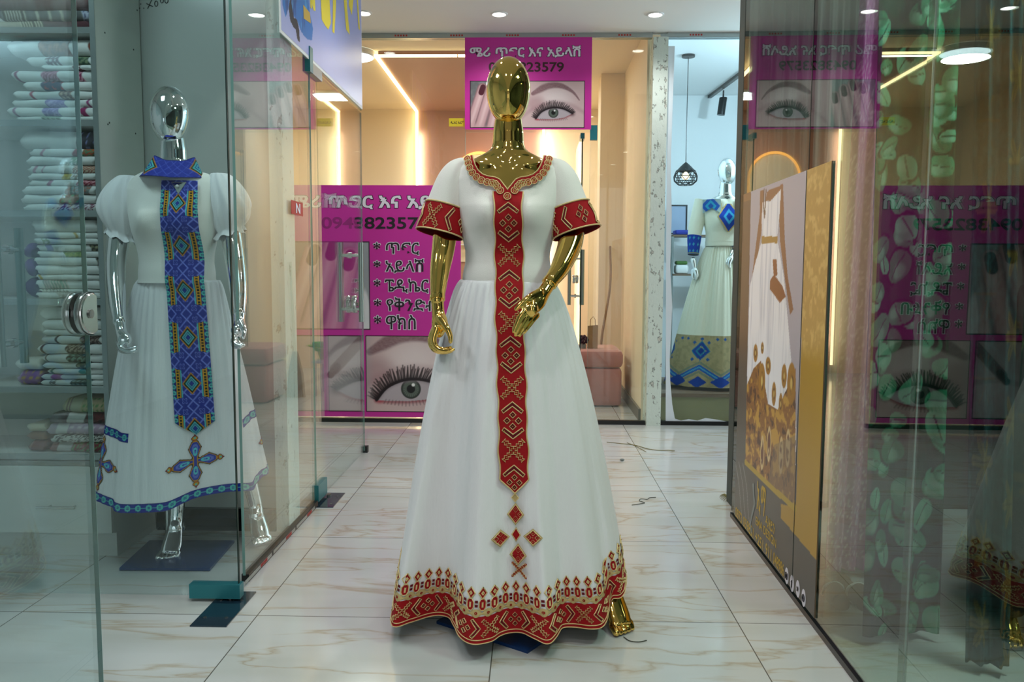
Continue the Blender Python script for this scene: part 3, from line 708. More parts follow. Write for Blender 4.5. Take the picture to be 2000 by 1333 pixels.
def m_cross_steps(D, cx, cy, ang=0.0, k=1.0, ground=None):
    if ground is not None:
        for q in (-1, 1):
            for e in (-1, 1):
                for i in range(4):
                    c = (0.0055+0.0078*i)*k; D.fill(rot2([((c+a*0.0062*k)*q, (c+b*0.0062*k)*e) for a, b in ((-1, -1), (1, -1), (1, 1), (-1, 1))], ang, (cx, cy)), 0.0032, ground)
    for q in (-1, 1):
        for e in (-1, 1):
            P = []; Q = []
            for i in range(4):
                x = (0.004+0.0078*i)*k; P += [(x*q, (x-0.0035*k)*e), ((x+0.0078*k)*q, (x-0.0035*k)*e)]; Q += [((x-0.0035*k)*q, x*e), ((x-0.0035*k)*q, (x+0.0078*k)*e)]
            D.line(rot2(P+Q[::-1], ang, (cx, cy)), 0.0025*k, 0.0042, 1)
            for i in (0, 1, 2, 3):
                b = rot2([((0.0055+0.0078*i)*k*q, (0.0055+0.0078*i)*k*e)], ang, (cx, cy))[0]; D.bead(b[0], b[1], 0.0027*k)
def m_diamond(D, cx, cy, w, h, k=1.0, inner=True):
    P = [(cx, cy+h), (cx+w, cy), (cx, cy-h), (cx-w, cy)]
    D.fill(P, 0.003, 0); D.line(P, 0.0032*k, 0.0042, 1, True)
    if inner:
        q = 0.42; Q = [(cx, cy+h*q), (cx+w*q, cy), (cx, cy-h*q), (cx-w*q, cy)]; D.fill(Q, 0.0045, 1); D.bead(cx, cy+h*0.95, 0.0026)
    D.bead(cx, cy, 0.0024)
RED_SET = ['red_cloth', 'gold_thread', 'bead', 'maroon_cloth', 'gold_cloth']
# ================================================================== GOLD MANNEQUIN
GC = (-0.083, 2.665, 0.0)
gm = thing('mannequin', 'gold chrome faceless mannequin standing in the middle of the corridor', 'mannequin', (GC[0], GC[1], 0), 'mannequins')
mb = MB(); torso(mb, GC); body = build(mb, 'torso', 'gold', gm, 'all')
mb = MB(); head(mb, (GC[0], GC[1]-0.010, 0.0), 0.02); build(mb, 'head', 'gold', gm, 'all')
def P3(*q): return [tuple(at(x, y, Y)) for x, y, Y in q]
# viewer's left arm, hanging
mb = MB(); limb(mb, P3((888, 350, 2.66), (874, 420, 2.66), (866, 485, 2.64), (859, 530, 2.60), (854, 586, 2.55)), [.044, .040, .037, .031, .0215], 28)
build(mb, 'arm', 'gold', gm, 'all')
mb = MB(); mb.cyl(at(854.6, 579, 2.555), at(854.2, 586, 2.55), 0.0245, n=28); build(mb, 'wrist_joint', 'gold', gm)
mb = MB()
limb(mb, P3((854, 584, 2.55), (856, 610, 2.54), (859, 632, 2.53), (856, 648, 2.53)), [.021, .020, .026, .021], 18, 5, (1.0, 0.72))
limb(mb, P3((860, 622, 2.515), (872, 640, 2.50), (879, 655, 2.495), (880, 668, 2.495)), [.014, .0105, .0085, .0068], 14)
for dx, dy, dY, s in ((2, -2, -0.012, 1.0), (-2, 0, 0.004, 1.03), (-4, 1, 0.020, 1.0), (-3, -5, 0.034, 0.9)):
    limb(mb, P3((852+dx*0.5, 642, 2.53+dY), (845+dx, 664+dy*0.5, 2.525+dY), (851+dx, 681+dy, 2.52+dY), (868+dx, 687.5+dy, 2.515+dY), (884+dx, 686+dy*1.4, 2.512+dY)), [.0125, .0100*s, .0090*s, .0078*s, .0055*s], 14)
build(fuse(mb, 0.0026, 5), 'hand', 'gold', gm, 'all')
# viewer's right arm, bent across the front
mb = MB(); limb(mb, P3((1096, 350, 2.66), (1112, 420, 2.65), (1115, 470, 2.61), (1096, 520, 2.54), (1074, 553, 2.49)), [.044, .040, .040, .031, .0215], 28)
build(mb, 'arm', 'gold', gm, 'all')
mb = MB(); mb.cyl(at(1076.5, 549, 2.495), at(1072.5, 555, 2.488), 0.0245, n=28); build(mb, 'wrist_joint', 'gold', gm)
mb = MB()
limb(mb, P3((1074, 553, 2.49), (1063, 570, 2.465), (1050, 588, 2.44), (1038, 604, 2.42)), [.0205, .021, .027, .022], 18, 5, (1.0, 0.62), (0.7, 0, -0.7))
limb(mb, P3((1054, 571, 2.445), (1036, 580, 2.425), (1020, 592, 2.415), (1008, 604, 2.412)), [.013, .0105, .0088, .0068], 14)
for x0, y0, x1, y1, x2, y2, dY, s in ((1030, 598, 1014, 623, 1003, 648, -0.002, 1.0), (1036, 605, 1020, 630, 1007, 655, 0.004, 1.04), (1042, 611, 1027, 634, 1014, 656, 0.012, 1.0), (1047, 616, 1035, 634, 1024, 650, 0.020, 0.86)):
    limb(mb, P3((x0, y0, 2.425+dY), ((x0+x1)/2+1, (y0+y1)/2-1, 2.412+dY), (x1, y1, 2.408+dY), (x2, y2, 2.408+dY)), [.0125, .0100*s, .0090*s, .0058*s], 14)
build(fuse(mb, 0.0026, 5), 'hand', 'gold', gm, 'all')
build(foot_mesh((0.305, 2.50), (0.36, -0.93), (0.20, 2.72, 0.34)), 'foot', 'gold', gm, 'all')
mb = MB(); limb(mb, [(0.20, 2.72, 0.33), (0.15, 2.71, 0.54), (0.03, 2.68, 0.86)], [.036, .05, .07], 20); limb(mb, [(-0.09, 2.70, 0.05), (-0.10, 2.70, 0.5), (-0.13, 2.68, 0.86)], [.034, .05, .07], 20)
build(mb, 'leg', 'gold', gm, 'all')
bu, bv, bc = Vector((.833, -.553, 0)), Vector((.553, .833, 0)), Vector((-.009, 2.368, 0))
cc = bc - bu*0.18 + bv*0.18
build(MB().obox(cc+Vector((0, 0, .005)), bu*0.18, bv*0.18, (0, 0, .005)), 'base_plate', 'navy_plate', gm, False)

# ================================================================== RED AND GOLD GOWN
gown = thing('gown', 'long white gown with red and gold embroidered bands on the gold mannequin', 'dress', (GC[0], GC[1], 0.05), 'embroidered white dresses on mannequins')
def hemat(lst, z): return [tuple(at(x, y, z, 2))[:2] for x, y in lst]
hem = [(x, y, 0.055) for x, y in hemat([(767, 1224), (800, 1217), (835, 1206), (862, 1203), (880, 1210), (890, 1228), (903, 1250), (926, 1260), (957, 1255), (975, 1244), (995, 1237), (1022, 1238), (1047, 1250), (1069, 1259), (1084, 1248), (1096, 1229), (1120, 1226), (1155, 1230), (1178, 1224)], 0.055)]
hem += P3((1188, 1196, 2.53), (1195, 1172, 2.545), (1215, 1166, 2.56)) + [(0.325, 2.72, 0.11), (0.32, 2.90, 0.07)] + [(x, y, 0.055) for x, y in [(0.25, 3.02), (0.12, 3.06), (0.02, 3.02), (-0.13, 3.08), (-0.30, 3.02), (-0.42, 2.88), (-0.46, 2.72), (-0.452, 2.59)]]
WZ = at(985, 548, 2.60).z
SK = Skirt((-0.088, 2.665), 0.150, 0.118, WZ, hem, 0.055, 800, 120, 0.7, 3, 0.0042)
skirt = SK.mesh('skirt', 'white_chiffon', gown)
so = skirt.modifiers.new('cloth', 'SOLIDIFY'); so.thickness = 0.0015; so.offset = -1
# bodice
zs = [WZ-0.012+i*0.006 for i in range(int((1.545-WZ+0.012)/0.006))]
rings = [torso_ring(GC, z, 0.009+0.022*sstep(WZ+0.10, WZ, z)-0.004*sstep(1.48, 1.53, z), 144) for z in zs]
bv_, bf_ = [tuple(p) for r in rings for p in r], [(i*144+j, i*144+(j+1) % 144, (i+1)*144+(j+1) % 144, (i+1)*144+j) for i in range(len(rings)-1) for j in range(144)]
NK = [(0, 376), (8, 366), (17, 354), (26, 350), (38, 348.5), (50, 344), (60, 335), (66, 324), (70, 312), (73, 300)]      # neckline, half width and height
nkx = [(at(992+a, b, 2.585).x-at(992, b, 2.585).x) for a, b in NK]; nkz = [at(992, b, 2.585).z for a, b in NK]
NCX = at(992, 340, 2.585).x
def keep(f):
    c = np.mean([bv_[i] for i in f], axis=0); x = abs(c[0]-NCX)
    if c[1] < GC[1]+0.015: return not (x < nkx[-1] and c[2] > np.interp(x, nkx, nkz))
    return not (c[2] > 1.515)
link_mesh('bodice', bv_, [f for f in bf_ if keep(f)], 'white_cloth', gown, 'all')
FM = FrontMap([(bv_, bf_), (SK.G.reshape(-1, 3), SK.faces())], -0.26, 0.14, 0.12, 1.55)
# neck trim: red braid with a row of gold-ringed discs
D = Draw(FM.mp); E_ = MB()
npts = [(NCX-x, z) for x, z in zip(nkx[::-1], nkz[::-1])] + [(NCX+x, z) for x, z in zip(nkx[1:], nkz[1:])]
nd = []
L = [0]
for i in range(1, len(npts)): L.append(L[-1]+math.hypot(npts[i][0]-npts[i-1][0], npts[i][1]-npts[i-1][1]))
def neckp(s): return np.interp(s, L, [p[0] for p in npts]), np.interp(s, L, [p[1] for p in npts])
def neckn(s):
    a, b = neckp(max(s-0.012, 0)), neckp(min(s+0.012, L[-1])); dx, dz = b[0]-a[0], b[1]-a[1]; l = math.hypot(dx, dz); return dz/l, -dx/l
K = 70; inner = []; outer = []
for i in range(K+1):
    s = L[-1]*i/K; p = neckp(s); n = neckn(s); nn_ = n if n[1] < 0.2 else n
    inner.append((p[0]-nn_[0]*0.004, p[1]-nn_[1]*0.004)); outer.append((p[0]+nn_[0]*0.014, p[1]+nn_[1]*0.014))
D.mb.cur = 0
v = []
for a, b in zip(inner, outer): v += [D.mp(a[0], a[1], 0.005), D.mp(b[0], b[1], 0.004)]
D.mb.add(v, [(2*i, 2*i+1, 2*i+3, 2*i+2) for i in range(K)])
D.line(inner, 0.003, 0.006, 1)
nd_ = 23
for i in range(nd_):
    s = L[-1]*(i+0.5)/nd_; p = neckp(s); n = neckn(s); c = (p[0]+n[0]*0.016, p[1]+n[1]*0.016); cir = [(c[0]+0.0108*math.cos(a), c[1]+0.0108*math.sin(a)) for a in np.linspace(0, 2*PI, 17)[:-1]]
    D.fill(cir, 0.0065, 0); D.line(cir, 0.0026, 0.0075, 1, True); ci = [(c[0]+0.0050*math.cos(a), c[1]+0.0062*math.sin(a)) for a in np.linspace(0, 2*PI, 11)[:-1]]
    D.line(ci, 0.0020, 0.0075, 1, True); D.bead(c[0], c[1], 0.0028, 0.009)
build(D.mb, 'neck_trim', RED_SET, gown, False)
# front panel
def Yg(y): return 2.53 if y < 430 else np.interp(y, [430, 545, 760, 960, 1130], [2.53, 2.535, 2.47, 2.42, 2.39])
def XZ(px, py): p = at(px, py, Yg(py)); return p.x, p.z
zc = [XZ(992, 372), XZ(993, 450), XZ(995, 600), XZ(1000, 760), XZ(1004, 920), XZ(1006, 970)]
zcz = np.array([c[1] for c in zc])[::-1]; zcx = np.array([c[0] for c in zc])[::-1]
def pcx(z): return float(np.interp(z, zcz, zcx))
ztop = XZ(992, 373)[1]; zsh = XZ(1005, 935)[1]; ztip = XZ(1006, 964)[1]
ys_ = [538, 667, 795, 920]
zX = [XZ(1000, y)[1] for y in (499, 630, 757, 879)]
per = (zX[0]-zX[-1])/3
def halfw(z):
    w = 0.0435+0.0022*math.cos(2*PI*(z-zX[0])/per*2)+0.001*math.cos(2*PI*(z-zX[0])/per)
    if z < zsh: w *= max(0.0, (z-ztip)/(zsh-ztip))
    return w
nz = 240; zz = [ztop+(ztip-ztop)*i/nz for i in range(nz+1)]
pm = MB(); v = []
for z in zz:
    for k in range(13): v.append(FM.mp(pcx(z)+halfw(z)*(k/6-1), z, 0.003))
pm.add(v, [(13*i+k, 13*i+k+1, 13*i+k+14, 13*i+k+13) for i in range(nz) for k in range(12)])
panel = build(pm, 'front_panel', ['red_cloth'], gown, 'all')
D = Draw(FM.mp)
D.line([(pcx(z)-halfw(z), z) for z in zz], 0.0042, 0.0045, 1); D.line([(pcx(z)+halfw(z), z) for z in zz], 0.0042, 0.0045, 1)
def onp(py): z = XZ(1000, py)[1]; return pcx(z), z
for py in (406, 538, 667, 795, 919): m_chevron(D, *onp(py))
for py in (436, 567, 694, 821, 942): m_cluster(D, *onp(py), 0, 1.0 if py < 930 else 0.85)
for py in (462, 592, 718, 846): m_chevron(D, *onp(py), PI)
for py in (499, 630, 757, 879): m_cross_steps(D, *onp(py), 0, 1.0)
build(D.mb, 'gold_embroidery', RED_SET, panel, False)
# cross below the panel
D = Draw(FM.mp)
def dm(px, py, wp, hp, inner=0):
    c = XZ(px, py); s = (XZ(px+100, py)[0]-c[0])/100; w, h = wp*s, hp*s; P = [(c[0], c[1]+h), (c[0]+w, c[1]), (c[0], c[1]-h), (c[0]-w, c[1])]
    D.fill([(c[0]+(a-c[0])*1.22, c[1]+(b-c[1])*1.22) for a, b in P], 0.003, 4); D.fill(P, 0.0042, 0); D.line(P, 0.0025, 0.005, 1, True)
    if inner: m_cluster(D, c[0], c[1], PI/4*0+0.0, inner)
def dm_c(px, py, k): dm(px, py, 16*k, 20*k, 0.72*k)
c0 = XZ(1006, 972); P = [(c0[0], c0[1]+.013), (c0[0]+.011, c0[1]), (c0[0], c0[1]-.013), (c0[0]-.011, c0[1])]; D.fill(P, 0.003, 4); D.line(P, 0.0028, 0.0042, 1, True)
dm(1007, 1004, 14, 18, 0.72); dm(1012, 1083, 14, 18, 0.72); dm(978, 1048, 15, 14, 0.70); dm(1041, 1046, 16, 14, 0.74); dm(1008, 1044, 8, 12, 0)
cx_, cz_ = XZ(1014, 1113); m_cross_steps(D, cx_, cz_, 0, 0.66, 0)
build(D.mb, 'cross_motif', RED_SET, gown, False)
# sleeves and cuffs
def sleeve(pts, rad, sgn):
    S = Sleeve(pts, rad, 0.86, 56, 10)
    s = build(S.sheet(MB(), 0, 0.86, 44), 'sleeve', 'white_cloth', gown, 'all')
    c = MB(); S.sheet(c, 0.76, 1.0, 10, 0.0025); cuff = build(c, 'cuff', 'red_cloth', s, 'all')
    li = MB(); S.sheet(li, 0.78, 0.995, 6, -0.003); build(li, 'cuff_lining', 'maroon_cloth', s, 'all')
    Lr = np.linalg.norm(S.p[-1]-S.p[0])*1.02
    R = rad[-1]*0.92
    D = Draw(lambda a, b, l: S.ev(a/R, 0.885+b/Lr, l+0.0025))
    for tb in (-0.120, 0.110): D.line([(2*PI*R*i/60, tb*Lr) for i in range(60)], 0.0038, 0.004, 1, True)
    n = 8
    for i in range(n):
        a = 2*PI*R*(i+0.5)/n; q = (i+sgn) % 4
        if q == 0: m_cross_steps(D, a, 0.0, 0, 0.72)
        elif q == 1: m_chevron(D, a, 0.0, PI/2, 0.75)
        elif q == 2: m_cluster(D, a, 0.0, 0, 0.72)
        else: m_chevron(D, a, 0.0, -PI/2, 0.75)
    build(D.mb, 'gold_embroidery', RED_SET, cuff, False)
sleeve(P3((925, 322, 2.66), (905, 330, 2.66), (888, 352, 2.655), (872, 400, 2.645), (858, 458, 2.63)), [.012, .040, .054, .0625, .0725], 2)
sleeve(P3((1058, 322, 2.66), (1078, 330, 2.66), (1095, 352, 2.655), (1110, 400, 2.645), (1127, 456, 2.63)), [.012, .040, .054, .0625, .0745], 1)
# hem band
BT = 0.082
ns = 900; rows = [0.0, .012, .03, .05, .068, BT]
v = []; f = []
for i, h in enumerate(rows):
    for k in range(ns):
        hh = h if i < len(rows)-1 else h
        v.append(SK.mp(SK.arc[-1]*k/ns, hh, 0.0025))
for i in range(len(rows)-1):
    for k in range(ns): f.append((i*ns+k, i*ns+(k+1) % ns, (i+1)*ns+(k+1) % ns, (i+1)*ns+k))
hb = link_mesh('hem_band', v, f, 'red_cloth', gown, 'all')
D = Draw(SK.mp); LT = SK.arc[-1]
npd = round(LT/0.156); p_ = LT/npd
def ringline(vv, w, lift, mi): D.line([(LT*i/500, vv) for i in range(500)], w, lift, mi, True, 1.0)
ringline(0.0015, 0.003, 0.0036, 1); ringline(0.0125, 0.0028, 0.0036, 1)
for i in range(npd):
    a = i*p_+0.02
    m_cross_steps(D, a, 0.046, 0, 0.78); m_chevron(D, a+p_*0.27, 0.046, PI/2, 0.86); m_cluster(D, a+p_*0.5, 0.046, 0, 0.80); m_chevron(D, a+p_*0.73, 0.046, -PI/2, 0.86)
# scalloped gold braid above the red band, hexagon lozenges and diamonds
nu_ = round(LT/0.0375); u_w = LT/nu_
K = nu_*8; v = []
for k in range(K):
    a = LT*k/K; ph = 2*PI*a/u_w
    v += [SK.mp(a, 0.083-0.004*math.cos(ph), 0.0034), SK.mp(a, 0.090, 0.0044), SK.mp(a, 0.104-0.0075*(1-abs(math.cos(ph/2)))*1.6+0.001, 0.0034)]
D.mb.cur = 4; D.mb.add(v, [q for k in range(K) for q in ((3*k, 3*k+1, 3*((k+1) % K)+1, 3*((k+1) % K)), (3*k+1, 3*k+2, 3*((k+1) % K)+2, 3*((k+1) % K)+1))])
for i in range(nu_):
    a = (i+0.5)*u_w; b = i*u_w
    D.fill([(b+0.0045*math.cos(t), 0.0925+0.0045*math.sin(t)) for t in np.linspace(0, 2*PI, 9)[:-1]], 0.0055, 0); D.bead(b, 0.0925, 0.0022, 0.007)
    hx = [(a-.0105, .109), (a-.0105, .125), (a-.005, .134), (a+.005, .134), (a+.0105, .125), (a+.0105, .109), (a+.005, .100), (a-.005, .100)]
    D.fill(hx, 0.0042, 0); D.line(hx, 0.0027, 0.0052, 1, True); D.line([(a, .109), (a, .125)], 0.0058, 0.0055, 1)
    for q in (0.110, 0.122): D.fill([(b-.0045, q), (b+.0045, q), (b+.0045, q+.008), (b-.0045, q+.008)], 0.0042, 3)
    m_diamond(D, a, 0.1515, 0.0135, 0.0180, 1.0)
build(D.mb, 'gold_embroidery', RED_SET, hb, False)
# ================================================================== PRINTED PICTURES
def vnoise(X, Y, seed=0):
    r = np.random.RandomState(seed).rand(64, 64); xi = np.floor(X).astype(int); yi = np.floor(Y).astype(int); fx = X-xi; fy = Y-yi; fx = fx*fx*(3-2*fx); fy = fy*fy*(3-2*fy)
    g = lambda a, b: r[b % 64, a % 64]
    return (g(xi, yi)*(1-fx)+g(xi+1, yi)*fx)*(1-fy)+(g(xi, yi+1)*(1-fx)+g(xi+1, yi+1)*fx)*fy
def fnoise(X, Y, seed=0): return 0.55*vnoise(X, Y, seed)+0.3*vnoise(X*2.1, Y*2.1, seed+1)+0.15*vnoise(X*4.3, Y*4.3, seed+2)
def curve(pts, n=24):
    P = np.array([pts[0]]+list(pts)+[pts[-1]], float); out = []
    for i in range(1, len(P)-2):
        for k in range(n//4):
            t = k/(n//4); a, b, c, d = P[i-1:i+3]; out.append(tuple(0.5*((2*b)+(c-a)*t+(2*a-5*b+4*c-d)*t*t+(3*b-a-3*c+d)*t**3)))
    return out+[tuple(P[-2])]
def paint_eye(X, Y, px):
    """close-up of an eye with lashes and brow; X,Y in iris radii; px = size of a picture cell"""
    C = fill(X, '#cdb4b4'); C = lay(C, '#e6d8d8', sstep(5.5, 0.5, np.hypot((X-0.5)/1.3, (Y-2.6))*1.3)); C = lay(C, '#b08f93', 0.7*sstep(2.4, 0.6, np.hypot((X+3.6)/1.2, Y-1.6)))
    C = lay(C, '#d9c3c0', 0.6*sstep(3, 0, np.abs(Y+4))); C = lay(C, '#a9868c', 0.5*sstep(0.9, 0, np.abs(Y-1.9+0.06*(X-0.5)**2)))
    brow = curve([(-4.3, 3.7), (-2.5, 4.7), (-0.5, 5.35), (1.8, 5.2), (4.0, 4.0), (5.3, 2.4)])
    w = np.interp(X, [-4.6, -2.5, 1.5, 5.4], [0.35, 0.75, 0.6, 0.12]); d = pline(X, Y, brow)
    hair = 0.8+0.2*vnoise(X*5-Y*3, Y*9+X*2, 5); C = lay(C, '#7a545c', sstep(1.25, 0.55, d/w)*hair*0.92)
    up = curve([(-3.6, -1.35), (-2.4, 0.05), (-0.3, 0.85), (2.0, 0.65), (3.9, -0.30)]); lo = curve([(3.9, -0.30), (2.2, -1.10), (0.2, -1.40), (-2.0, -1.45), (-3.6, -1.35)])
    eye = inpoly(X, Y, up+lo); C = lay(C, '#9d4a55', sstep(0.45, 0.05, pline(X, Y, lo))*0.8); C = lay(C, '#b23a4a', sstep(0.8, 0.1, np.hypot(X+3.3, Y+1.2))*0.8)
    C = lay(C, '#b7aeb5', eye); r = np.hypot(X, Y+0.15); C = lay(C, '#2f3833', eye*sstep(1.08, 1.0, r)); C = lay(C, '#66736a', eye*sstep(0.92, 0.75, r)*(0.7+0.3*np.sin(np.arctan2(Y, X)*26))); C = lay(C, '#0c0d0f', eye*sstep(0.48, 0.40, r))
    C = lay(C, '#f4f6f6', eye*sstep(0.22, 0.12, np.hypot(X-0.25, Y-0.28))); C = lay(C, '#8d8088', eye*sstep(0.55, 0.0, pline(X, Y, up))*0.7)
    C = lay(C, '#3a2630', (1-eye)*sstep(0.95, 0.1, pline(X, Y, up))*(Y > -1.3)*0.7); C = lay(C, '#1c1218', sstep(0.22, 0.10, pline(X, Y, up)))
    n = 84; u = np.array(up); L = np.linspace(0, len(u)-1, n)
    for i, l in enumerate(L):
        k = int(min(l, len(u)-2)); p = u[k]+(u[k+1]-u[k])*(l-k); f = i/(n-1); a = math.radians(150-125*f+9*math.sin(i*2.3)); q = (0.75+0.65*math.sin(PI*min(1, f*0.9+0.12)))*(0.72+0.45*((i*37) % 10)/10)
        C = lay(C, '#1c1218', sstep(0.085+px*0.35, 0.01, seg(X, Y, p[0], p[1], p[0]+math.cos(a)*q, p[1]+math.sin(a)*q))*0.85)
    for i in range(16):
        f = i/15; p = u[0]*0+np.array([-2.6+5.2*f, -1.5+0.25*abs(f-0.4)*2]); a = math.radians(-120+70*f); C = lay(C, '#4a2f38', sstep(0.08+px*0.5, 0.0, seg(X, Y, p[0], p[1], p[0]+math.cos(a)*0.45, p[1]+math.sin(a)*0.45))*0.5)
    return C
def paint_fingers(X, Y, s=1.0):
    """fingers with dark polished nails, pointing up; X,Y in 0..1 x 0..1.1"""
    C = fill(X, '#6e7274'); C = lay(C, '#8f9496', sstep(0.4, 0.9, fnoise(X*6, Y*6, 3)))
    for i, (x0, y0, x1, y1) in enumerate(((0.02, 0.1, 0.30, 0.92), (0.22, 0.0, 0.52, 0.98), (0.48, -0.1, 0.72, 0.86), (0.75, -0.1, 0.92, 0.7))):
        d = seg(X, Y, x0, y0, x1, y1); C = lay(C, '#8a6a70', sstep(0.135, 0.12, d)); C = lay(C, '#c9a3a6', sstep(0.125, 0.07, d)); C = lay(C, '#e0c3c4', sstep(0.06, 0.0, d)*0.8)
        dx, dy = x1-x0, y1-y0; l = math.hypot(dx, dy); C = lay(C, '#4d1626', sstep(0.075, 0.06, seg(X, Y, x1-dx/l*0.10, y1-dy/l*0.10, x1+dx/l*0.03, y1+dy/l*0.03)))
    C = lay(C, '#cfa9ab', sstep(0.1, -0.1, Y-0.12+0.3*X)); return C

def flat_board(name, label, cat, x0, x1, z0, z1, y, m, t=0.006, group=None):
    o = build(MB().box(x0, x1, y-t, y, z0, z1), name, m, None, False, ((x0+x1)/2, y, z0)); return tag(o, label, cat, group)
def pic(name, x0, x1, z0, z1, y, nu, nv, func, parent, m='gloss_print'):
    return grid_mesh(name, lambda u, v: (x0+(x1-x0)*u, y, z0+(z1-z0)*v), nu, nv, func, m, parent)
SY = YB-0.034
def sx(px, py=200): return at(px, py, SY).x
def sz(py, px=1000): return at(px, py, SY).z
# ---- pink sign above the salon door
x0, x1, z0, z1 = sx(908), sx(1155), sz(253), sz(73)
sg = flat_board('shop_sign', 'magenta salon sign above the glass door with white title and eye photo', 'sign', x0, x1, z0, z1, SY+0.006, 'magenta')
FY = SY-0.0008
text('sign_title', 'ሜሪ ጥፍር እና አይላሽ', (sx(918), FY, sz(112)), (1, 0, 0), (0, 0, 1), sx(1132)-sx(918), sz(90)-sz(112), 'ink_white', sg, 0.028, 0.06)
text('phone_number', '0943823579', (sx(955), FY, sz(140)), (1, 0, 0), (0, 0, 1), sx(1100)-sx(955), sz(122)-sz(140), 'ink_brown', sg, 0.02)
a, b = sx(918), sx(1142); sc_ = 9.5*(b-a)/224
def f_top(U, V):
    X = a+(b-a)*U; Z = sz(250)+(sz(158)-sz(250))*V; C = paint_eye((X-sx(1081))/sc_, (Z-sz(219))/sc_, 0.1)
    q = fill(U, '#c9abb0'); h = paint_fingers((X-a)/(sx(1000)-a), (Z-sz(250))/(sx(1000)-a), 1); m = sstep(0.005, -0.005, X-sx(999)); C = C*(1-m[..., None])+h*m[..., None]
    e = np.minimum(np.minimum(U*(b-a), (1-U)*(b-a)), np.minimum(V, 1-V)*(sz(158)-sz(250))); return lay(C, '#2a1020', sstep(0.006, 0.004, e))
pic('eye_photo', a, b, sz(250), sz(158), SY-0.0012, 260, 110, f_top, sg)
# ---- tall pink poster on the left glass
x0, x1, z0, z1 = sx(561, 500), sx(900, 500), sz(815, 760), sz(362, 760)
pp = flat_board('shop_poster', 'tall magenta salon poster with a service list and eye photo, left of the gown', 'poster', x0, x1, z0, z1, SY+0.006, 'magenta')
def px_(p): return sx(p, 500)
def pz_(p): return sz(p, 760)
text('poster_title', 'ሜሪ ጥፍር እና አይላሽ', (px_(569), FY, pz_(408)), (1, 0, 0), (0, 0, 1), px_(893)-px_(569), pz_(379)-pz_(408), 'ink_white', pp, 0.028, 0.06)
text('phone_number', '0943823579', (px_(630), FY, pz_(447)), (1, 0, 0), (0, 0, 1), px_(836)-px_(630), pz_(425)-pz_(447), 'ink_black', pp, 0.02)
for s, y0_, y1_, e in (('* ጥፍር', 498, 474, 818), ('* አይላሽ', 533, 506, 827), ('* ፔዲኬር', 572, 545, 836), ('* የቅንድብ', 607, 581, 852), ('* ዋክስ', 643, 616, 811)):
    text('service_line', s, (px_(730), FY, pz_(y0_)), (1, 0, 0), (0, 0, 1), px_(e)-px_(730), pz_(y1_)-pz_(y0_), 'ink_black', pp, 0.012, 0.05, 'ink_white')
def f_hand(U, V):
    C = paint_fingers(U*0.95, V*1.05); C = lay(C, '#9aa0a6', sstep(0.80, 0.9, U)); C = lay(C, '#d7dadf', sstep(0.02, 0.0, np.hypot((U-0.93)/0.9, (V-0.05)/5)-0.07))
    e = np.minimum(np.minimum(U, 1-U), np.minimum(V, 1-V)); return lay(C, '#2a1428', sstep(0.014, 0.008, e))
pic('hand_photo', px_(565), px_(722), pz_(645), pz_(472), SY-0.0012, 110, 110, f_hand, pp)
a2, b2 = px_(712), px_(891); k2 = 19*(b2-a2)/179
def f_low(U, V):
    X = a2+(b2-a2)*U; Z = pz_(805)+(pz_(656)-pz_(805))*V; C = paint_eye((X-px_(801))/k2, (Z-pz_(757))/k2, 0.1); C = lay(C, '#a7a2a8', 0.6*sstep(-3.6, -5.0, (X-px_(801))/k2))
    e = np.minimum(np.minimum(U*(b2-a2), (1-U)*(b2-a2)), np.minimum(V, 1-V)*(pz_(656)-pz_(805))); return lay(C, '#2a1020', sstep(0.007, 0.004, e))
pic('eye_photo', a2, b2, pz_(805), pz_(656), SY-0.0012, 180, 150, f_low, pp)
def f_brush(U, V):
    C = fill(U, '#b7b0b6'); C = lay(C, '#8e8890', sstep(0.45, 0.0, U)*0.7); C = lay(C, '#d6d0d6', sstep(0.5, 0.0, np.hypot(U-0.75, V-0.35)))
    d = seg(U, V*1.08, 0.62, 0.60, 1.02, 1.02); C = lay(C, '#7b6a6e', sstep(0.085, 0.06, d)); d = seg(U, V*1.08, 0.56, 0.52, 0.66, 0.64); C = lay(C, '#4a3a3e', sstep(0.06, 0.04, d)); C = lay(C, '#5a4a52', sstep(0.05, 0.02, np.abs(V-0.25-0.25*np.sin(U*2.2)))*0.25)
    e = np.minimum(np.minimum(U, 1-U), np.minimum(V, 1-V)); return lay(C, '#2a1020', sstep(0.02, 0.012, e))
pic('brush_photo', px_(565), px_(703), pz_(805), pz_(656), SY-0.0012, 110, 110, f_brush, pp)
# ---- small stickers
st = flat_board('notice_sticker', 'small yellow sticker with dark writing beside the pink sign', 'sticker', sx(876), sx(907), sz(246), sz(230), YB-0.007, 'sticker_yellow', 0.001)
text('sticker_writing', 'ዲ.አር ኤርፍ', (sx(879), YB-0.0085, sz(241)), (1, 0, 0), (0, 0, 1), sx(905)-sx(879), None, 'ink_brown', st, 0.02)
p = at(578, 408, LX, 0)
st = tag(build(MB().box(LX+0.005, LX+0.006, p.y-0.09, p.y+0.09, p.z-0.028, p.z+0.032), 'push_sticker', 'sticker_red', None, False, (LX+0.006, p.y, p.z)), 'small red sticker with a white letter on the left glass near the raw wall end', 'sticker')
text('sticker_letter', 'N', (LX+0.0065, p.y-0.02, p.z-0.018), (0, 1, 0), (0, 0, 1), 0.06, 0.04, 'ink_white', st, 0.03)
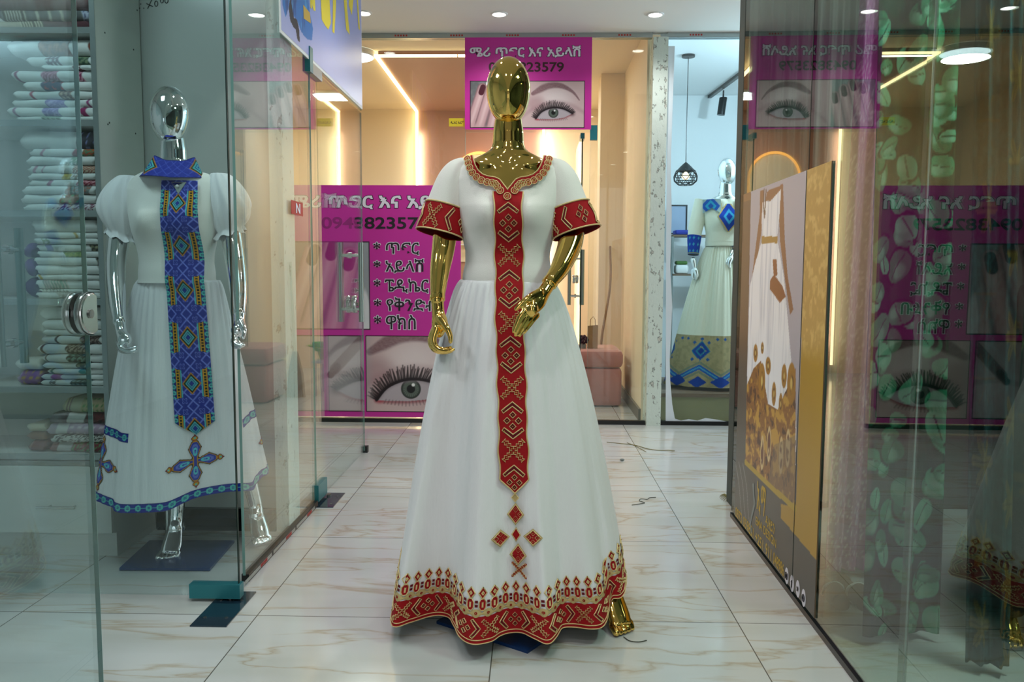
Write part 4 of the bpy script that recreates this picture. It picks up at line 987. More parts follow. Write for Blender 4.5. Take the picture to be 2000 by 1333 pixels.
# ---- blue banner above the side door, facing the corridor
BY0, BY1, BZ0, BZ1 = 3.42, 5.035, 2.130, 2.865
def BU(px, py): p = at(px, py, LX+0.02, 0); return (p.y-BY0)/(BY1-BY0), (p.z-BZ0)/(BZ1-BZ0)
def f_ban(U, V):
    X = U*1.615; Z = V*0.735; C = fill(U, '#8d9fda'); C = lay(C, '#b4bbe6', sstep(0.35, 0.0, V)*0.9); C = lay(C, '#a3a9dc', 0.5*fnoise(X*3, Z*3, 9))
    K = lambda l: [(lambda q: (q[0]*1.615, q[1]*0.735))(BU(*p)) for p in l]
    fig = inpoly(X, Z, K([(551, -60), (554, 15), (560, 39), (565, 22), (568, 2), (575, 36), (583, 45), (590, 65), (597, 76), (604, 82), (612, 84), (614, 60), (608, 30), (605, 0), (602, -60)]))
    C = lay(C, '#2677c4', fig); C = lay(C, '#123f8a', fig*sstep(0.5, 0.75, fnoise(X*24, Z*7, 21))); C = lay(C, '#58b7e6', fig*sstep(0.62, 0.8, fnoise(X*30, Z*9, 31)))
    hr = inpoly(X, Z, K([(565, -40), (569, 0), (566, 20), (569, 45), (575, 57), (580, 63), (583, 82), (588, 88), (587, 64), (583, 44), (576, 38), (571, 8), (574, -40)])); C = lay(C, '#23252f', hr)
    return C
ban = build(MB().box(LX+0.0065, LX+0.012, BY0, BY1, BZ0, BZ1), 'shop_banner', 'paper_white', None, False, (LX, (BY0+BY1)/2, BZ0)); tag(ban, 'lavender blue banner with yellow letters and a blue dress above the side door', 'banner')
grid_mesh('banner_print', lambda u, v: (LX+0.0128, BY0+0.01+(BY1-BY0-0.02)*u, BZ0+0.014+(BZ1-BZ0-0.014)*v), 330, 150, f_ban, 'gloss_print', ban)
D = Draw(lambda a, b, l: (LX+0.0128+l, a, b)); 
for poly in ([(592, -60), (612, -60), (616, 22), (612, 20)], [(624, -60), (640, -60), (646, 45), (641, 58), (635, 50), (628, 38)], [(648, -60), (656, -40), (656, 10), (653, 66), (649, 62), (650, 10)], [(668, -60), (674, -50), (678, 20), (683, 68), (676, 58), (672, 10)], [(684, -40), (690, 0), (687, 30), (681, 10)], [(694, -40), (699, 0), (703, 60), (700, 55)], [(603, -60), (607, -60), (609, 18), (606, 14)]):
    D.fill([tuple(at(x, y, LX+0.013, 0))[1:] for x, y in poly], 0.001, 0)
build(D.mb, 'yellow_lettering', ['ink_yellow'], ban, False)
cl = [tuple(at(x, y, LX+0.013, 0))[1:] for x, y in ((592, 9), (605, 25), (607, 46), (593, 36))]; D = Draw(lambda a, b, l: (LX+0.0128+l, a, b)); D.fill(cl, 0.0008, 0); build(D.mb, 'printed_clutch', ['ink_gold'], ban, False)
p = at(521, -8, LX, 0)
rb = build(MB().box(LX+0.006, LX+0.010, 3.05, 3.40, 2.26, 2.80), 'pattern_banner', 'paper_white', None, False, (LX, 3.2, 2.26)); tag(rb, 'white banner corner with a red pattern at the top of the left glass', 'banner')
def f_red(U, V):
    X = U*0.33; Z = V*0.5; m = (np.abs(((X+Z*0.7)*22) % 1-0.5) < 0.28)*(np.abs(((X-Z*0.7)*22) % 1-0.5) < 0.33); return lay(fill(U, '#d8d2d2'), '#b04450', m.astype(float))
grid_mesh('banner_print', lambda u, v: (LX+0.0108, 3.06+0.33*u, 2.28+0.5*v), 60, 80, f_red, 'gloss_print', rb)
# ---- tall advertisement standing behind the right glass
AX = lambda y: RX(y)-0.0045
AY0, AY1, AZ0, AZ1 = 3.70, 2.575, 0.035, 1.50
def AU(px, py): p = at(px, py, 0.930, 0); return (AY0-p.y)/(AY0-AY1), (p.z-AZ0)/(AZ1-AZ0)
def APoly(l): return [(lambda q: (q[0]*1.125, q[1]*1.465))(AU(*p)) for p in l]
def f_ad(U, V):
    X, Z = U*1.125, V*1.465; C = fill(U, '#4b4d4a')
    C = lay(C, '#5a4534', sstep(0.45, 0.6, V)*sstep(0.16, 0.12, U)); top = inpoly(X, Z, APoly([(1445, 374), (1625, 316), (1622, 345), (1446, 395)])); C = lay(C, '#7c5a34', top)
    strip = inpoly(X, Z, APoly([(1578, 326), (1670, 290), (1640, 1140), (1527, 1012), (1527, 985), (1558, 992)])); g = fnoise(X*40, Z*40, 4); C = lay(C, '#c09a4e', strip); C = lay(C, '#d9b76a', strip*sstep(0.45, 0.75, g)*sstep(0.4, 0.6, V)); C = lay(C, '#b08a1c', strip*sstep(0.62, 0.55, V))
    ph = inpoly(X, Z, APoly([(1464, 372), (1580, 332), (1557, 994), (1453, 905)])); C = lay(C, '#b3b1bd', ph); C = lay(C, '#85848f', ph*sstep(0.58, 0.3, V)*0.8)
    skin = np.maximum.reduce([inpoly(X, Z, APoly(l)) for l in ([(1483, 372), (1490, 372), (1486, 450), (1475, 520), (1464, 560), (1474, 480), (1482, 420)], [(1525, 360), (1530, 358), (1534, 470), (1540, 540), (1552, 605), (1545, 615), (1535, 550), (1524, 470), (1521, 400)], [(1497, 374), (1526, 362), (1524, 380), (1505, 392), (1494, 394)])]); C = lay(C, '#8a5d3c', ph*skin)
    dress = np.maximum(inpoly(X, Z, APoly([(1488, 396), (1505, 392), (1526, 370), (1523, 420), (1518, 466), (1487, 466), (1486, 430)])), inpoly(X, Z, APoly([(1487, 470), (1519, 470), (1532, 540), (1540, 620), (1553, 760), (1558, 830), (1556, 990), (1453, 905), (1457, 700), (1462, 560), (1474, 510)])))
    C = lay(C, '#f6f7fb', ph*dress); C = lay(C, '#c2c6d2', ph*dress*sstep(0.5, 0.8, fnoise(X*60, Z*3, 8))*0.7)
    C = lay(C, '#5a3f28', ph*np.maximum.reduce([(pline(X, Z, APoly(l)) < 0.007).astype(float) for l in ([(1491, 372), (1490, 400), (1492, 425)], [(1495, 372), (1493, 410), (1493, 418)])]))
    C = lay(C, '#a88436', ph*inpoly(X, Z, APoly([(1486, 462), (1519, 462), (1519, 475), (1486, 476)])))
    bag = np.maximum(inpoly(X, Z, APoly([(1509, 508), (1517, 506), (1519, 538), (1511, 540)])), inpoly(X, Z, APoly([(1504, 548), (1512, 536), (1530, 560), (1536, 580), (1524, 592), (1503, 565)]))); C = lay(C, '#8a4f1e', ph*bag)
    low = ph*inpoly(X, Z, APoly([(1453, 760), (1470, 720), (1485, 705), (1500, 790), (1520, 800), (1557, 720), (1557, 994), (1453, 905)])); n = fnoise(X*26, Z*26, 12); C = lay(C, '#9a6a2c', low); C = lay(C, '#8a5a22', low*sstep(0.35, 0.5, n)); C = lay(C, '#c79a3c', low*sstep(0.55, 0.65, n)); C = lay(C, '#4a2a1a', low*sstep(0.40, 0.32, n))
    for cx, cy, rx, ry in ((1474, 690, 4.5, 18), (1500, 715, 5.5, 18), (1487, 745, 7, 36), (1512, 770, 4.5, 24), (1533, 735, 5.5, 24), (1548, 750, 9, 42), (1526, 790, 4, 22), (1488, 680, 3, 12)):
        c = APoly([(cx, cy)])[0]; e = APoly([(cx+rx, cy)])[0]; f = APoly([(cx, cy-ry)])[0]; d = np.hypot((X-c[0])/abs(e[0]-c[0]), (Z-c[1])/abs(f[1]-c[1])); C = lay(C, '#a5761f', ph*sstep(1.05, 0.95, d)); C = lay(C, '#5b3414', ph*sstep(0.6, 0.45, d)*sstep(0.4, 0.6, n)); C = lay(C, '#d9bd6a', ph*sstep(0.35, 0.2, d))
    for cx, cy in ((1488, 885), (1502, 868), (1527, 890), (1541, 876)):
        c = APoly([(cx, cy)])[0]; d = np.hypot((X-c[0])/0.03, (Z-c[1])/0.075); C = lay(C, '#d9c08a', ph*sstep(1.0, 0.9, d)); C = lay(C, '#6b3a1c', ph*sstep(0.75, 0.6, d)*sstep(0.35, 0.5, n))
    C = lay(C, '#7a6a55', ph*inpoly(X, Z, APoly([(1512, 870), (1557, 850), (1557, 994), (1500, 945)]))*0.55)
    C = lay(C, '#b3961f', (pline(X, Z, APoly([(1453, 903), (1480, 927), (1510, 955), (1557, 994)])) < 0.012).astype(float))
    for k in range(3): C = lay(C, '#8d918f', (pline(X, Z, curve(APoly([(1432+k*8, 900+k*3), (1440+k*8, 945+k*4), (1444+k*8, 990+k*8), (1450+k*9, 1030+k*12)]))) < 0.004).astype(float)*0.8)
    return C
ad = build(MB().obox((AX((AY0+AY1)/2)+0.002, (AY0+AY1)/2, (AZ0+AZ1)/2), n_*0.0018, d_*((AY0-AY1)/2), (0, 0, (AZ1-AZ0)/2)), 'advertising_board', 'board_brown', None, False, (AX(3.1), 3.1, AZ0)); tag(ad, 'tall advert with a white dress photo and gold stripe stuck on the right glass', 'poster')
sl = MB(); sl.poly([Vector((AX(y), y, z))-n_*0.0012 for y, z in ((2.812, AZ0), (2.818, AZ0), (2.818, AZ1), (2.812, AZ1))]); build(sl, 'panel_joint', 'glass_edge', ad, False)
def adp(u, v, l=0.0): y = AY0+(AY1-AY0)*u; return Vector((AX(y)-0.0004, y, AZ0+(AZ1-AZ0)*v))-n_*l
grid_mesh('advert_print', lambda u, v: tuple(adp(u, v)), 240, 320, f_ad, 'gloss_print', ad)
def adtext(name, s, pl, pr, h, m, bold=0.0):
    a, b = AU(*pl), AU(*pr); A, B = adp(a[0], a[1], 0.0005), adp(b[0], b[1], 0.0005); B.z = A.z = (A.z+B.z)/2+0.012
    return text(name, s, A, (B-A), (0, 0, 1), (B-A).length, h, m, ad, bold, step=0.0003)
adtext('brand_lettering', 'ኢማ', (1477, 1005), (1494, 1022), 0.125, 'ink_gold', 0.02); adtext('brand_lettering', 'ዲዛይን', (1495, 1032), (1514, 1053), 0.042, 'ink_gold', 0.02); adtext('brand_lettering', 'EMA DESIGN', (1475, 1030), (1517, 1078), 0.034, 'ink_gold', 0.015)
adtext('phone_number', '0973', (1433, 1014), (1446, 1029), 0.045, 'ink_gold', 0.015); adtext('phone_number', '059851', (1449, 1033), (1470, 1058), 0.045, 'ink_gold', 0.015); [adtext('phone_number', q, pl, pr, 0.045, 'ink_gold', 0.015) for q, pl, pr in (('+251', (1474, 1064), (1490, 1083)), ('911', (1495, 1088), (1507, 1102)), ('048986', (1511, 1107), (1533, 1133)))]
figp = MB(); L_ = [(1470, 945, 2.2), (1471, 965, 1.4), (1473, 985, 2.0), (1468, 1005, 1.8), (1464, 1025, 1.2), (1467, 1040, 0.9)]
v = []
for x, y, w in L_:
    for q in (-w, w): a = AU(x+q, y); v.append(adp(a[0], a[1], 0.001))
figp.add(v, [(2*i, 2*i+1, 2*i+3, 2*i+2) for i in range(len(L_)-1)]); build(figp, 'logo_figure', 'ink_grey', ad, False)
for k, (x, y) in enumerate(((1539, 1137), (1550, 1152), (1562, 1163), (1574, 1181))):
    a = AU(x, y); c = adp(a[0], a[1], 0.0006)+Vector((0, 0, 0.022)); dd = -d_
    ic = MB(); ic.poly([c+dd*(0.022*math.cos(t))+Vector((0, 0, 0.030*math.sin(t))) for t in np.linspace(0, 2*PI, 25)[:-1]]); o = build(ic, 'social_icon', 'ink_white', ad, False)
    g = Draw(lambda p, q, l: tuple(c+dd*p+Vector((0, 0, q))-n_*l))
    if k == 0:
        g.line([(-.010, -.011), (.010, -.011), (.010, .011), (-.010, .011)], .003, .002, 0, True); g.line([(.0055*math.cos(t), .0055*math.sin(t)) for t in np.linspace(0, 2*PI, 13)[:-1]], .0025, .002, 0, True)
    elif k == 1: g.line([(-.001, -.016), (-.001, .010), (.006, .014)], .004, .002, 0); g.line([(-.007, .003), (.006, .003)], .004, .002, 0)
    elif k == 2: g.fill([(-.011, .008), (-.002, .003), (.001, .010), (.008, .010), (.010, .004), (.004, -.008), (-.010, -.009), (-.003, -.004), (-.009, 0)], .002, 0)
    else: g.line([(.0105*math.cos(t), .012*math.sin(t)) for t in np.linspace(0, 2*PI, 17)[:-1]], .003, .002, 0, True); g.line([(-.004, .004), (-.003, -.003), (.004, -.004)], .0035, .002, 0)
    build(g.mb, 'icon_mark', ['ink_black'], o, False)
# ================================================================== FABRIC SHOP ON THE LEFT: shelf unit and folded cloths
CX1 = -1.668; CY0, CY1 = 3.13, 3.49
cab = thing('shelf_unit', 'pale grey shelf unit stacked with folded cloths behind the left glass', 'shelf', (-2.1, CY0, 0))
mb = MB(); mb.box(CX1-0.018, CX1, CY0, CY1, 0.10, H-0.01); build(mb, 'side_panel', 'cabinet_white', cab, False)
mb = MB(); mb.box(-2.72, -2.70, CY0, CY1, 0.10, H-0.01); build(mb, 'side_panel', 'cabinet_white', cab, False)
build(MB().box(CX1-0.019, CX1+0.001, CY0-0.004, CY0, 0.36, H-0.02), 'front_edging', 'aluminium', cab, False)
build(MB().box(-2.70, CX1-0.018, CY1-0.01, CY1, 0.1, H-0.01), 'back_panel', 'cabinet_white', cab, False)
SHZ = [at(100, y, CY0).z for y in (53, 234, 411, 584, 756, 887)]
for z in SHZ:
    s = build(MB().box(-2.70, CX1-0.018, CY0+0.002, CY1-0.01, z-0.024, z), 'shelf_board', 'cabinet_white', cab, False)
    build(MB().box(-2.70, CX1-0.019, CY0-0.002, CY0+0.002, z-0.024, z), 'front_edging', 'aluminium', s, False)
dz0, dz1 = 0.105, SHZ[-1]-0.045
for x0_, x1_ in ((-2.20, CX1-0.001), (-2.70, -2.204)):
    dr = build(MB().box(x0_, x1_, CY0-0.018, CY0-0.002, dz0, dz1), 'drawer', 'cabinet_white', cab, False)
    if x0_ > -2.3:
        hz = at(110, 986, CY0).z; xa, xb = at(72, 986, CY0-0.04).x, at(147, 986, CY0-0.04).x; hd = MB(); hd.cyl((xa, CY0-0.045, hz), (xb, CY0-0.045, hz), 0.0055, n=14)
        for q in (0.28, 0.92): hd.cyl((xa+(xb-xa)*q, CY0-0.018, hz), (xa+(xb-xa)*q, CY0-0.045, hz), 0.004, n=12)
        build(hd, 'drawer_handle', 'steel', dr)
build(MB().box(-2.70, CX1-0.001, CY0-0.018, CY0-0.003, dz1+0.002, dz1+0.018), 'trim_strip', 'ink_grey', cab, False)
build(MB().box(-2.68, CX1-0.002, CY0+0.02, CY1, 0, 0.105), 'plinth', 'cabinet_white', cab, False)
for x, y in ((205, 64), (261, 97), (214, 240), (211, 243), (265, 261), (268, 20)):
    p = at(x, y, CX1+0.001, 0); build(MB().cyl((CX1, min(p.y, 3.48), p.z), (CX1+0.0015, min(p.y, 3.48), p.z), 0.0035, n=10), 'screw_hole', 'marker', cab)
# marker scribble on the gloss wall
D = Draw(lambda a, b, l: (a, 3.4985-l, b))
def W_(l): return [tuple(at(x, y, 3.498))[0::2] for x, y in l]
D.line(W_([(288, 17), (297, -2)]), 0.003, 0.0012, 0); D.line(W_([(286, 7), (299, 13)]), 0.003, 0.0012, 0)
for cx, cy, r in ((305, 7, 4), (316, 1, 3.6), (325, 1, 4)): D.line(W_([(cx+r*0.8*math.cos(t), cy+r*1.3*math.sin(t)) for t in np.linspace(0, 6.28, 12)]), 0.003, 0.0012, 0)
for x, y in ((275, 8), (273, 16), (281, 16)): D.fill(W_([(x-1.2, y-1), (x+1.2, y-1), (x+1.2, y+1), (x-1.2, y+1)]), 0.0012, 0)
scr = build(D.mb, 'marker_scribble', ['marker'], None, False, W_([(300, 5)])[0][0:1]+(3.498, 2.2)); tag(scr, 'black marker scribble at the top of the grey gloss wall', 'writing')

def cloth_paint(x, prof, spec, x0, x1, seed):
    base = spec.get('base', '#d9dcd8'); C = fill(x, base); C = lay(C, '#b9bfbc', 0.5*fnoise(x*30, prof*6+seed, seed % 9))
    for (a, b, sty, c1, c2) in spec.get('bands', []):
        xa, xb = at(a, 400, CY0).x, at(b, 400, CY0).x; m = ((x >= xa) & (x <= xb)).astype(float); u = (x-xa); C = lay(C, c1, m); P = prof
        if sty == 'stripe': q = (np.abs((u/0.012) % 1-0.5) < 0.25)
        elif sty == 'diamond': q = (np.abs((u/0.03) % 1-0.5)+np.abs((P/0.03) % 1-0.5) < 0.28)
        elif sty == 'dots': q = (np.hypot((u/0.018) % 1-0.5, (P/0.018) % 1-0.5) < 0.28)
        elif sty == 'zig': q = (np.abs((P/0.02+np.abs((u/0.02) % 1-0.5)*1.2) % 1-0.5) < 0.2)
        elif sty == 'check': q = ((np.abs((u/0.014) % 1-0.5) < 0.25) ^ (np.abs((P/0.014) % 1-0.5) < 0.25))
        elif sty == 'swirl': q = (np.abs(fnoise(u*90, P*90, seed)-0.5) < 0.07)
        else: q = np.zeros(x.shape, bool)
        if c2: C = lay(C, c2, m*q)
    return C
def folded(x0, x1, zb, h, spec, label, group, wav, seed, y0=None, depth=0.27, name='folded_cloth'):
    y0 = CY0+0.02+0.012*((seed*7) % 5)/5 if y0 is None else y0; nx = max(24, int((x1-x0)/0.0055)); r = h/2; ring = []
    A = np.linspace(-PI/2, PI/2, 9)
    for t in A: ring.append((-math.cos(t), math.sin(t), 0))
    for t in A[::-1]: ring.append((math.cos(t), math.sin(t), 1))
    n = len(ring); V = []; X = []; Pf = []; prof = np.cumsum([0]+[math.hypot(ring[i][0]-ring[i-1][0], ring[i][1]-ring[i-1][1])*r if ring[i][2] == ring[i-1][2] else depth for i in range(1, n)])
    for i in range(nx+1):
        u = i/nx; x = x0+(x1-x0)*u; e = min(u, 1-u)*(x1-x0); s = math.sqrt(max(0.0, 1-(1-min(e/(r*0.75), 1))**2.5))*0.88+0.12
        for (c, zz, bk) in ring:
            yy = y0+r+(depth-2*r if bk else 0)+c*r*(0.75+0.25*s)+0.004*math.sin(x*31+seed)*(1-bk)
            V.append((x+0.006*math.sin(seed*2.1+zz*2), yy, zb+r+zz*r*s+wav(x)))
        X += [x]*n; Pf += list(prof)
    F = [(i*n+j, i*n+(j+1) % n, (i+1)*n+(j+1) % n, (i+1)*n+j) for i in range(nx) for j in range(n)]+[tuple(range(n))[::-1], tuple(nx*n+j for j in range(n))]
    o = link_mesh(name, V, F, 'cloth_print', None, 'all', None, ((x0+x1)/2, y0+depth/2, zb)); tag(o, label, 'folded cloth', group)
    a = o.data.color_attributes.new('Col', 'FLOAT_COLOR', 'POINT'); c = np.ones((len(V), 4)); c[:, :3] = cloth_paint(np.array(X), np.array(Pf), spec, x0, x1, seed); a.data.foreach_set('color', c.ravel()); return o
ORD = ['top', 'second', 'third', 'fourth', 'fifth', 'sixth', 'seventh', 'eighth', 'ninth', 'tenth', 'eleventh']
def B(*b): return {'bands': list(b)}
STK = [
 ('topmost', 0, 186, [(36, -30, {'base': '#6a2330'}, 'plain maroon'), (20, 12, {'base': '#28292c', 'bands': [(12, 55, 'stripe', '#b9b6a6', '#3c3a36'), (76, 80, '', '#b9b6a6', ''), (100, 104, '', '#b9b6a6', ''), (125, 129, '', '#b9b6a6', ''), (165, 186, 'dots', '#9fa5b5', '#3a3f66')]}, 'black with pale stripes'), (17, 0, {'base': '#a3987f', 'bands': [(45, 92, 'stripe', '#c9bfa4', '#4a463e'), (92, 186, '', '#4f2c34', '')]}, 'beige with black stripes')]),
 ('second', 1, 192, [(34, 25, B((84, 140, 'swirl', '#7a4a34', '#a06a4a'), (180, 192, 'swirl', '#7a3a24', '#a06a4a')), 'white with a rust brown band'), (20, 62, B((150, 178, 'zig', '#2e4a3c', '#7a8a6a'), (92, 120, 'dots', '#6a4a5a', '#d9dcd8')), 'white with a dark green band'), (10, 95, B((150, 166, 'swirl', '#6a2a3a', '#d9dcd8')), 'thin white with a maroon mark'), (22, 35, B((36, 42, '', '#8a4a6a', ''), (85, 118, 'zig', '#8a3a5a', '#c98aa0'), (152, 166, 'zig', '#7d1f4a', '#d9a0b0')), 'white with magenta bands'), (19, 55, B((85, 125, 'diamond', '#2a2a4e', '#b0303a')), 'white with a navy band and red diamonds'), (17, 36, B((60, 66, '', '#a02a4a', ''), (120, 145, 'dots', '#6a4a4a', '#b9a08a')), 'white with a red line and brown dots'), (17, 30, B((92, 126, 'swirl', '#8a7ab0', '#b0a4cc'), (172, 178, '', '#8a3a6a', '')), 'white with a lilac band'), (19, 24, B((30, 36, '', '#8a5a7a', ''), (84, 118, 'swirl', '#7a6aa4', '#a89aca'), (160, 170, '', '#8a2a5a', '')), 'white with a wide violet band'), (9, 40, B((84, 120, 'dots', '#8a9a8a', '#4a5a4a')), 'thin white with grey green dots')]),
 ('third', 2, 194, [(37, 40, B((145, 194, 'diamond', '#3a3a44', '#8a94c8')), 'thick white with a dark blue dotted end'), (15, 62, B((78, 82, '', '#b07a90', ''), (142, 152, '', '#a05a6a', ''), (157, 194, 'zig', '#a04a2c', '#3a7a5a')), 'white with a rust and green end'), (18, 55, B((132, 152, 'dots', '#8fae9a', '#d9dcd8')), 'white with a pale green band'), (16, 56, B((60, 66, '', '#b07a90', ''), (76, 80, '', '#b07a90', ''), (138, 182, 'check', '#c8b8a0', '#8a3a34')), 'white with a red checked band'), (13, 56, B((114, 132, 'dots', '#b09a2c', '#d9c85a'), (134, 150, 'dots', '#8a7a6a', '#d9dcd8')), 'white with a yellow speckled band'), (13, 56, B((86, 92, '', '#a05a7a', ''), (142, 182, 'zig', '#8a1f3a', '#d9a0a8')), 'white with a crimson band'), (17, 44, B((122, 172, 'swirl', '#6a7a7a', '#8a5a4a')), 'white with a teal and brown band'), (19, 42, B((110, 152, 'diamond', '#7a4a3a', '#3a8a5a')), 'white with a brown band and green diamonds'), (14, 44, B((96, 176, 'swirl', '#c9c4c8', '#6a2a44')), 'white with a maroon scrollwork band')]),
 ('fourth', 3, 200, [(27, 60, {}, 'thick plain white'), (13, 62, B((134, 142, '', '#b0903a', ''), (192, 200, '', '#6a4a2a', '')), 'white with a small gold mark'), (13, 62, B((72, 84, 'dots', '#8a9a7a', '#d9dcd8')), 'white with a faint green corner'), (15, 64, B((76, 90, '', '#8a84b0', ''), (164, 192, 'zig', '#2c2c26', '#8a8a6a')), 'white with a black patterned band'), (13, 66, B((110, 150, 'zig', '#8aa02c', '#4a7a2c'), (190, 198, '', '#b0b02c', '')), 'white with a lime green band'), (17, 60, B((176, 200, 'zig', '#33352e', '#6a6a5a')), 'white with a charcoal band at its end'), (20, 62, {}, 'plain white with a soft fold'), (12, 62, B((60, 66, '', '#c0a03a', '')), 'plain white with a yellow edge'), (20, 60, B((68, 82, 'stripe', '#b0a0a0', '#7a8a8a'), (84, 116, 'stripe', '#c0b0a8', '#5a8a7a')), 'white with fine coloured stripes'), (7, 66, B((68, 115, 'check', '#8a8a84', '#d9dcd8')), 'thin white with a grey checked edge'), (13, 62, B((100, 140, 'diamond', '#a8a49a', '#8a8478')), 'grey white with a woven lozenge band')]),
 ('fifth', 4, 204, [(26, 68, B((184, 204, '', '#8a3a34', '')), 'plain white with a brick red end'), (21, 70, B((186, 204, 'dots', '#4a3a2c', '#8a6a4a')), 'plain white with a brown end'), (13, 72, B((186, 204, '', '#1f3a34', '')), 'thin plain white with a dark green end'), (18, 66, B((89, 93, '', '#3a2a2a', ''), (138, 176, 'zig', '#4a2e2a', '#9a8a80')), 'white with brown braid bands'), (21, 62, B((63, 67, '', '#4a2a2a', ''), (109, 156, 'zig', '#3c1c1c', '#b0a090'), (198, 204, '', '#4a2a2a', '')), 'white with a dark brown zigzag band'), (18, 68, B((69, 72, '', '#4a2a2a', ''), (114, 158, 'zig', '#2e2020', '#7a9a8a')), 'white with a black and green zigzag band'), (13, 70, B((128, 158, 'diamond', '#4a4a38', '#9a9a80')), 'white with an olive lozenge band'), (12, 76, B((78, 82, '', '#2a6a6a', ''), (134, 150, '', '#3a8a8a', '')), 'white with teal marks'), (12, 64, B((78, 98, '', '#9a5a90', '')), 'white with a pink mark'), (12, 64, B((76, 88, 'dots', '#6a6a6a', '#d9dcd8'), (120, 160, 'dots', '#3a4a48', '#8aa0a0')), 'white with a dark speckled band')]),
 ('lowest', 5, 206, [(30, 100, {'base': '#b9b294', 'bands': [(100, 112, 'stripe', '#8a6a7a', '#c9c0a0'), (135, 206, 'dots', '#b5a886', '#4a8a4a')]}, 'cream with green flowers'), (22, 74, {'base': '#4a1a1c', 'bands': [(105, 138, '', '#c9c6bc', ''), (138, 206, 'swirl', '#5a1e1e', '#2a1414')]}, 'dark red with a white middle'), (24, 68, {'base': '#a890a0', 'bands': [(80, 102, '', '#d4d2ce', ''), (102, 206, 'diamond', '#a890a4', '#d0c0c8')]}, 'mauve lozenge patterned'), (14, 78, {'base': '#c9c9c0', 'bands': [(80, 206, 'swirl', '#bdbdb4', '#2c2c2c')]}, 'pale with black scrollwork'), (20, 74, {'base': '#7a3038', 'bands': [(84, 110, '', '#c9c6c0', ''), (112, 206, 'swirl', '#6a2a30', '#3a8a4a')]}, 'brick red with green scrolls')])]
for sname, si, xr, items in STK:
    zs_ = SHZ[si]+0.002; fit = 1.0 if si == 0 else min(1.0, 0.965*(SHZ[si-1]-0.024-SHZ[si])/(sum(q[0] for q in items)*(CY0+0.02)/F_PX))
    ph = si*1.7
    wav = (lambda ph: lambda x: 0.0)(ph)
    for k in range(len(items)-1, -1, -1):
        hpx, xl, spec, desc = items[k]; h = fit*hpx*(CY0+0.02)/F_PX; x0 = at(xl, 400, CY0+0.02).x; x1 = min(at(xr, 400, CY0+0.02).x, CX1-0.03)
        pos = 'on top' if k == 0 else ('at the bottom' if k == len(items)-1 else ORD[k]+' down')
        folded(x0, x1, zs_, h-0.0015, spec, '%s cloth, %s, %s shelf pile' % (desc, pos, sname), 'folded cloths on the %s shelf' % sname, wav, si*13+k*3+1)
        zs_ += h
for si, x0p, x1p, items, nm in ((3, 36, 57, [(30, '#5a3a7a', 'violet'), (38, '#6a4a86', 'bright purple'), (42, '#4a2a64', 'dark purple')], 'fourth'), (4, 12, 60, [(24, '#d4d4cc', 'white'), (30, '#8a5a94', 'lilac with gold lozenges')], 'fifth'), (5, 28, 64, [(16, '#c2bba4', 'cream'), (18, '#8a6a5a', 'brown speckled'), (22, '#7a4a4a', 'rust')], 'lowest')):
    zs_ = SHZ[si]+0.002
    for k in range(len(items)-1, -1, -1):
        hpx, c, d = items[k]; h = hpx*3.15/F_PX; sp = {'base': c, 'bands': [(x0p, x1p, 'diamond', c, '#b8983a' if 'gold' in d else c)]}
        folded(at(x0p, 400, 3.15).x, at(x1p, 400, 3.15).x, zs_, h-0.0015, sp, 'small %s folded cloth left of the pile on the %s shelf' % (d, nm), 'small folded cloths at the left of the shelves', lambda x: 0.0, si*5+k, CY0+0.03, 0.22); zs_ += h
# ================================================================== SILVER MANNEQUIN AND BLUE BANDED DRESS
SYC = 3.07; SC = (at(346, 520, SYC).x, SYC, 0.0)
sm = thing('mannequin', 'silver chrome faceless mannequin behind the left glass beside the shelf unit', 'mannequin', (SC[0], SC[1], 0), 'mannequins')
mb = MB(); torso(mb, SC, 1.06); build(mb, 'torso', 'silver', sm, 'all')
mb = MB(); head(mb, (SC[0]-0.004, SC[1]-0.008, 0.0), 0.16); build(mb, 'head', 'silver', sm, 'all')
def arm(parent, m, pts, rad, hand, hrad):
    dp = lambda y: 0.145+0.00075*max(0, y-470)
    pts = [(x, y, Y-dp(y)) for x, y, Y in pts]; hand = [[(x, y, Y-dp(y)) for x, y, Y in h] for h in hand]
    mb = MB(); limb(mb, P3(*pts), rad, 24); build(mb, 'arm', m, parent, 'all'); mb = MB()
    for h, r in zip(hand, hrad): limb(mb, P3(*h), r, 14)
    build(fuse(mb, 0.0026, 5), 'hand', m, parent, 'all')
arm(sm, 'silver', [(246, 372, 3.22), (234, 450, 3.22), (226, 520, 3.21), (228, 580, 3.19), (234, 634, 3.165)], [.043, .040, .036, .031, .021],
    [[(234, 632, 3.165), (237, 650, 3.16), (243, 664, 3.155)], [(236, 650, 3.15), (247, 658, 3.14), (250, 670, 3.138)], [(243, 662, 3.16), (233, 672, 3.155), (240, 683, 3.15), (254, 685, 3.145), (266, 684, 3.145)], [(242, 664, 3.175), (231, 670, 3.17), (236, 684, 3.165), (250, 688, 3.16), (262, 688, 3.16)], [(245, 664, 3.185), (236, 676, 3.18), (244, 684, 3.175), (258, 680, 3.17), (266, 678, 3.17)]],
    [[.020, .020, .026], [.013, .0095, .007], [.0125, .010, .0095, .008, .0055], [.0125, .010, .0095, .008, .0055], [.012, .009, .008, .007, .005]])
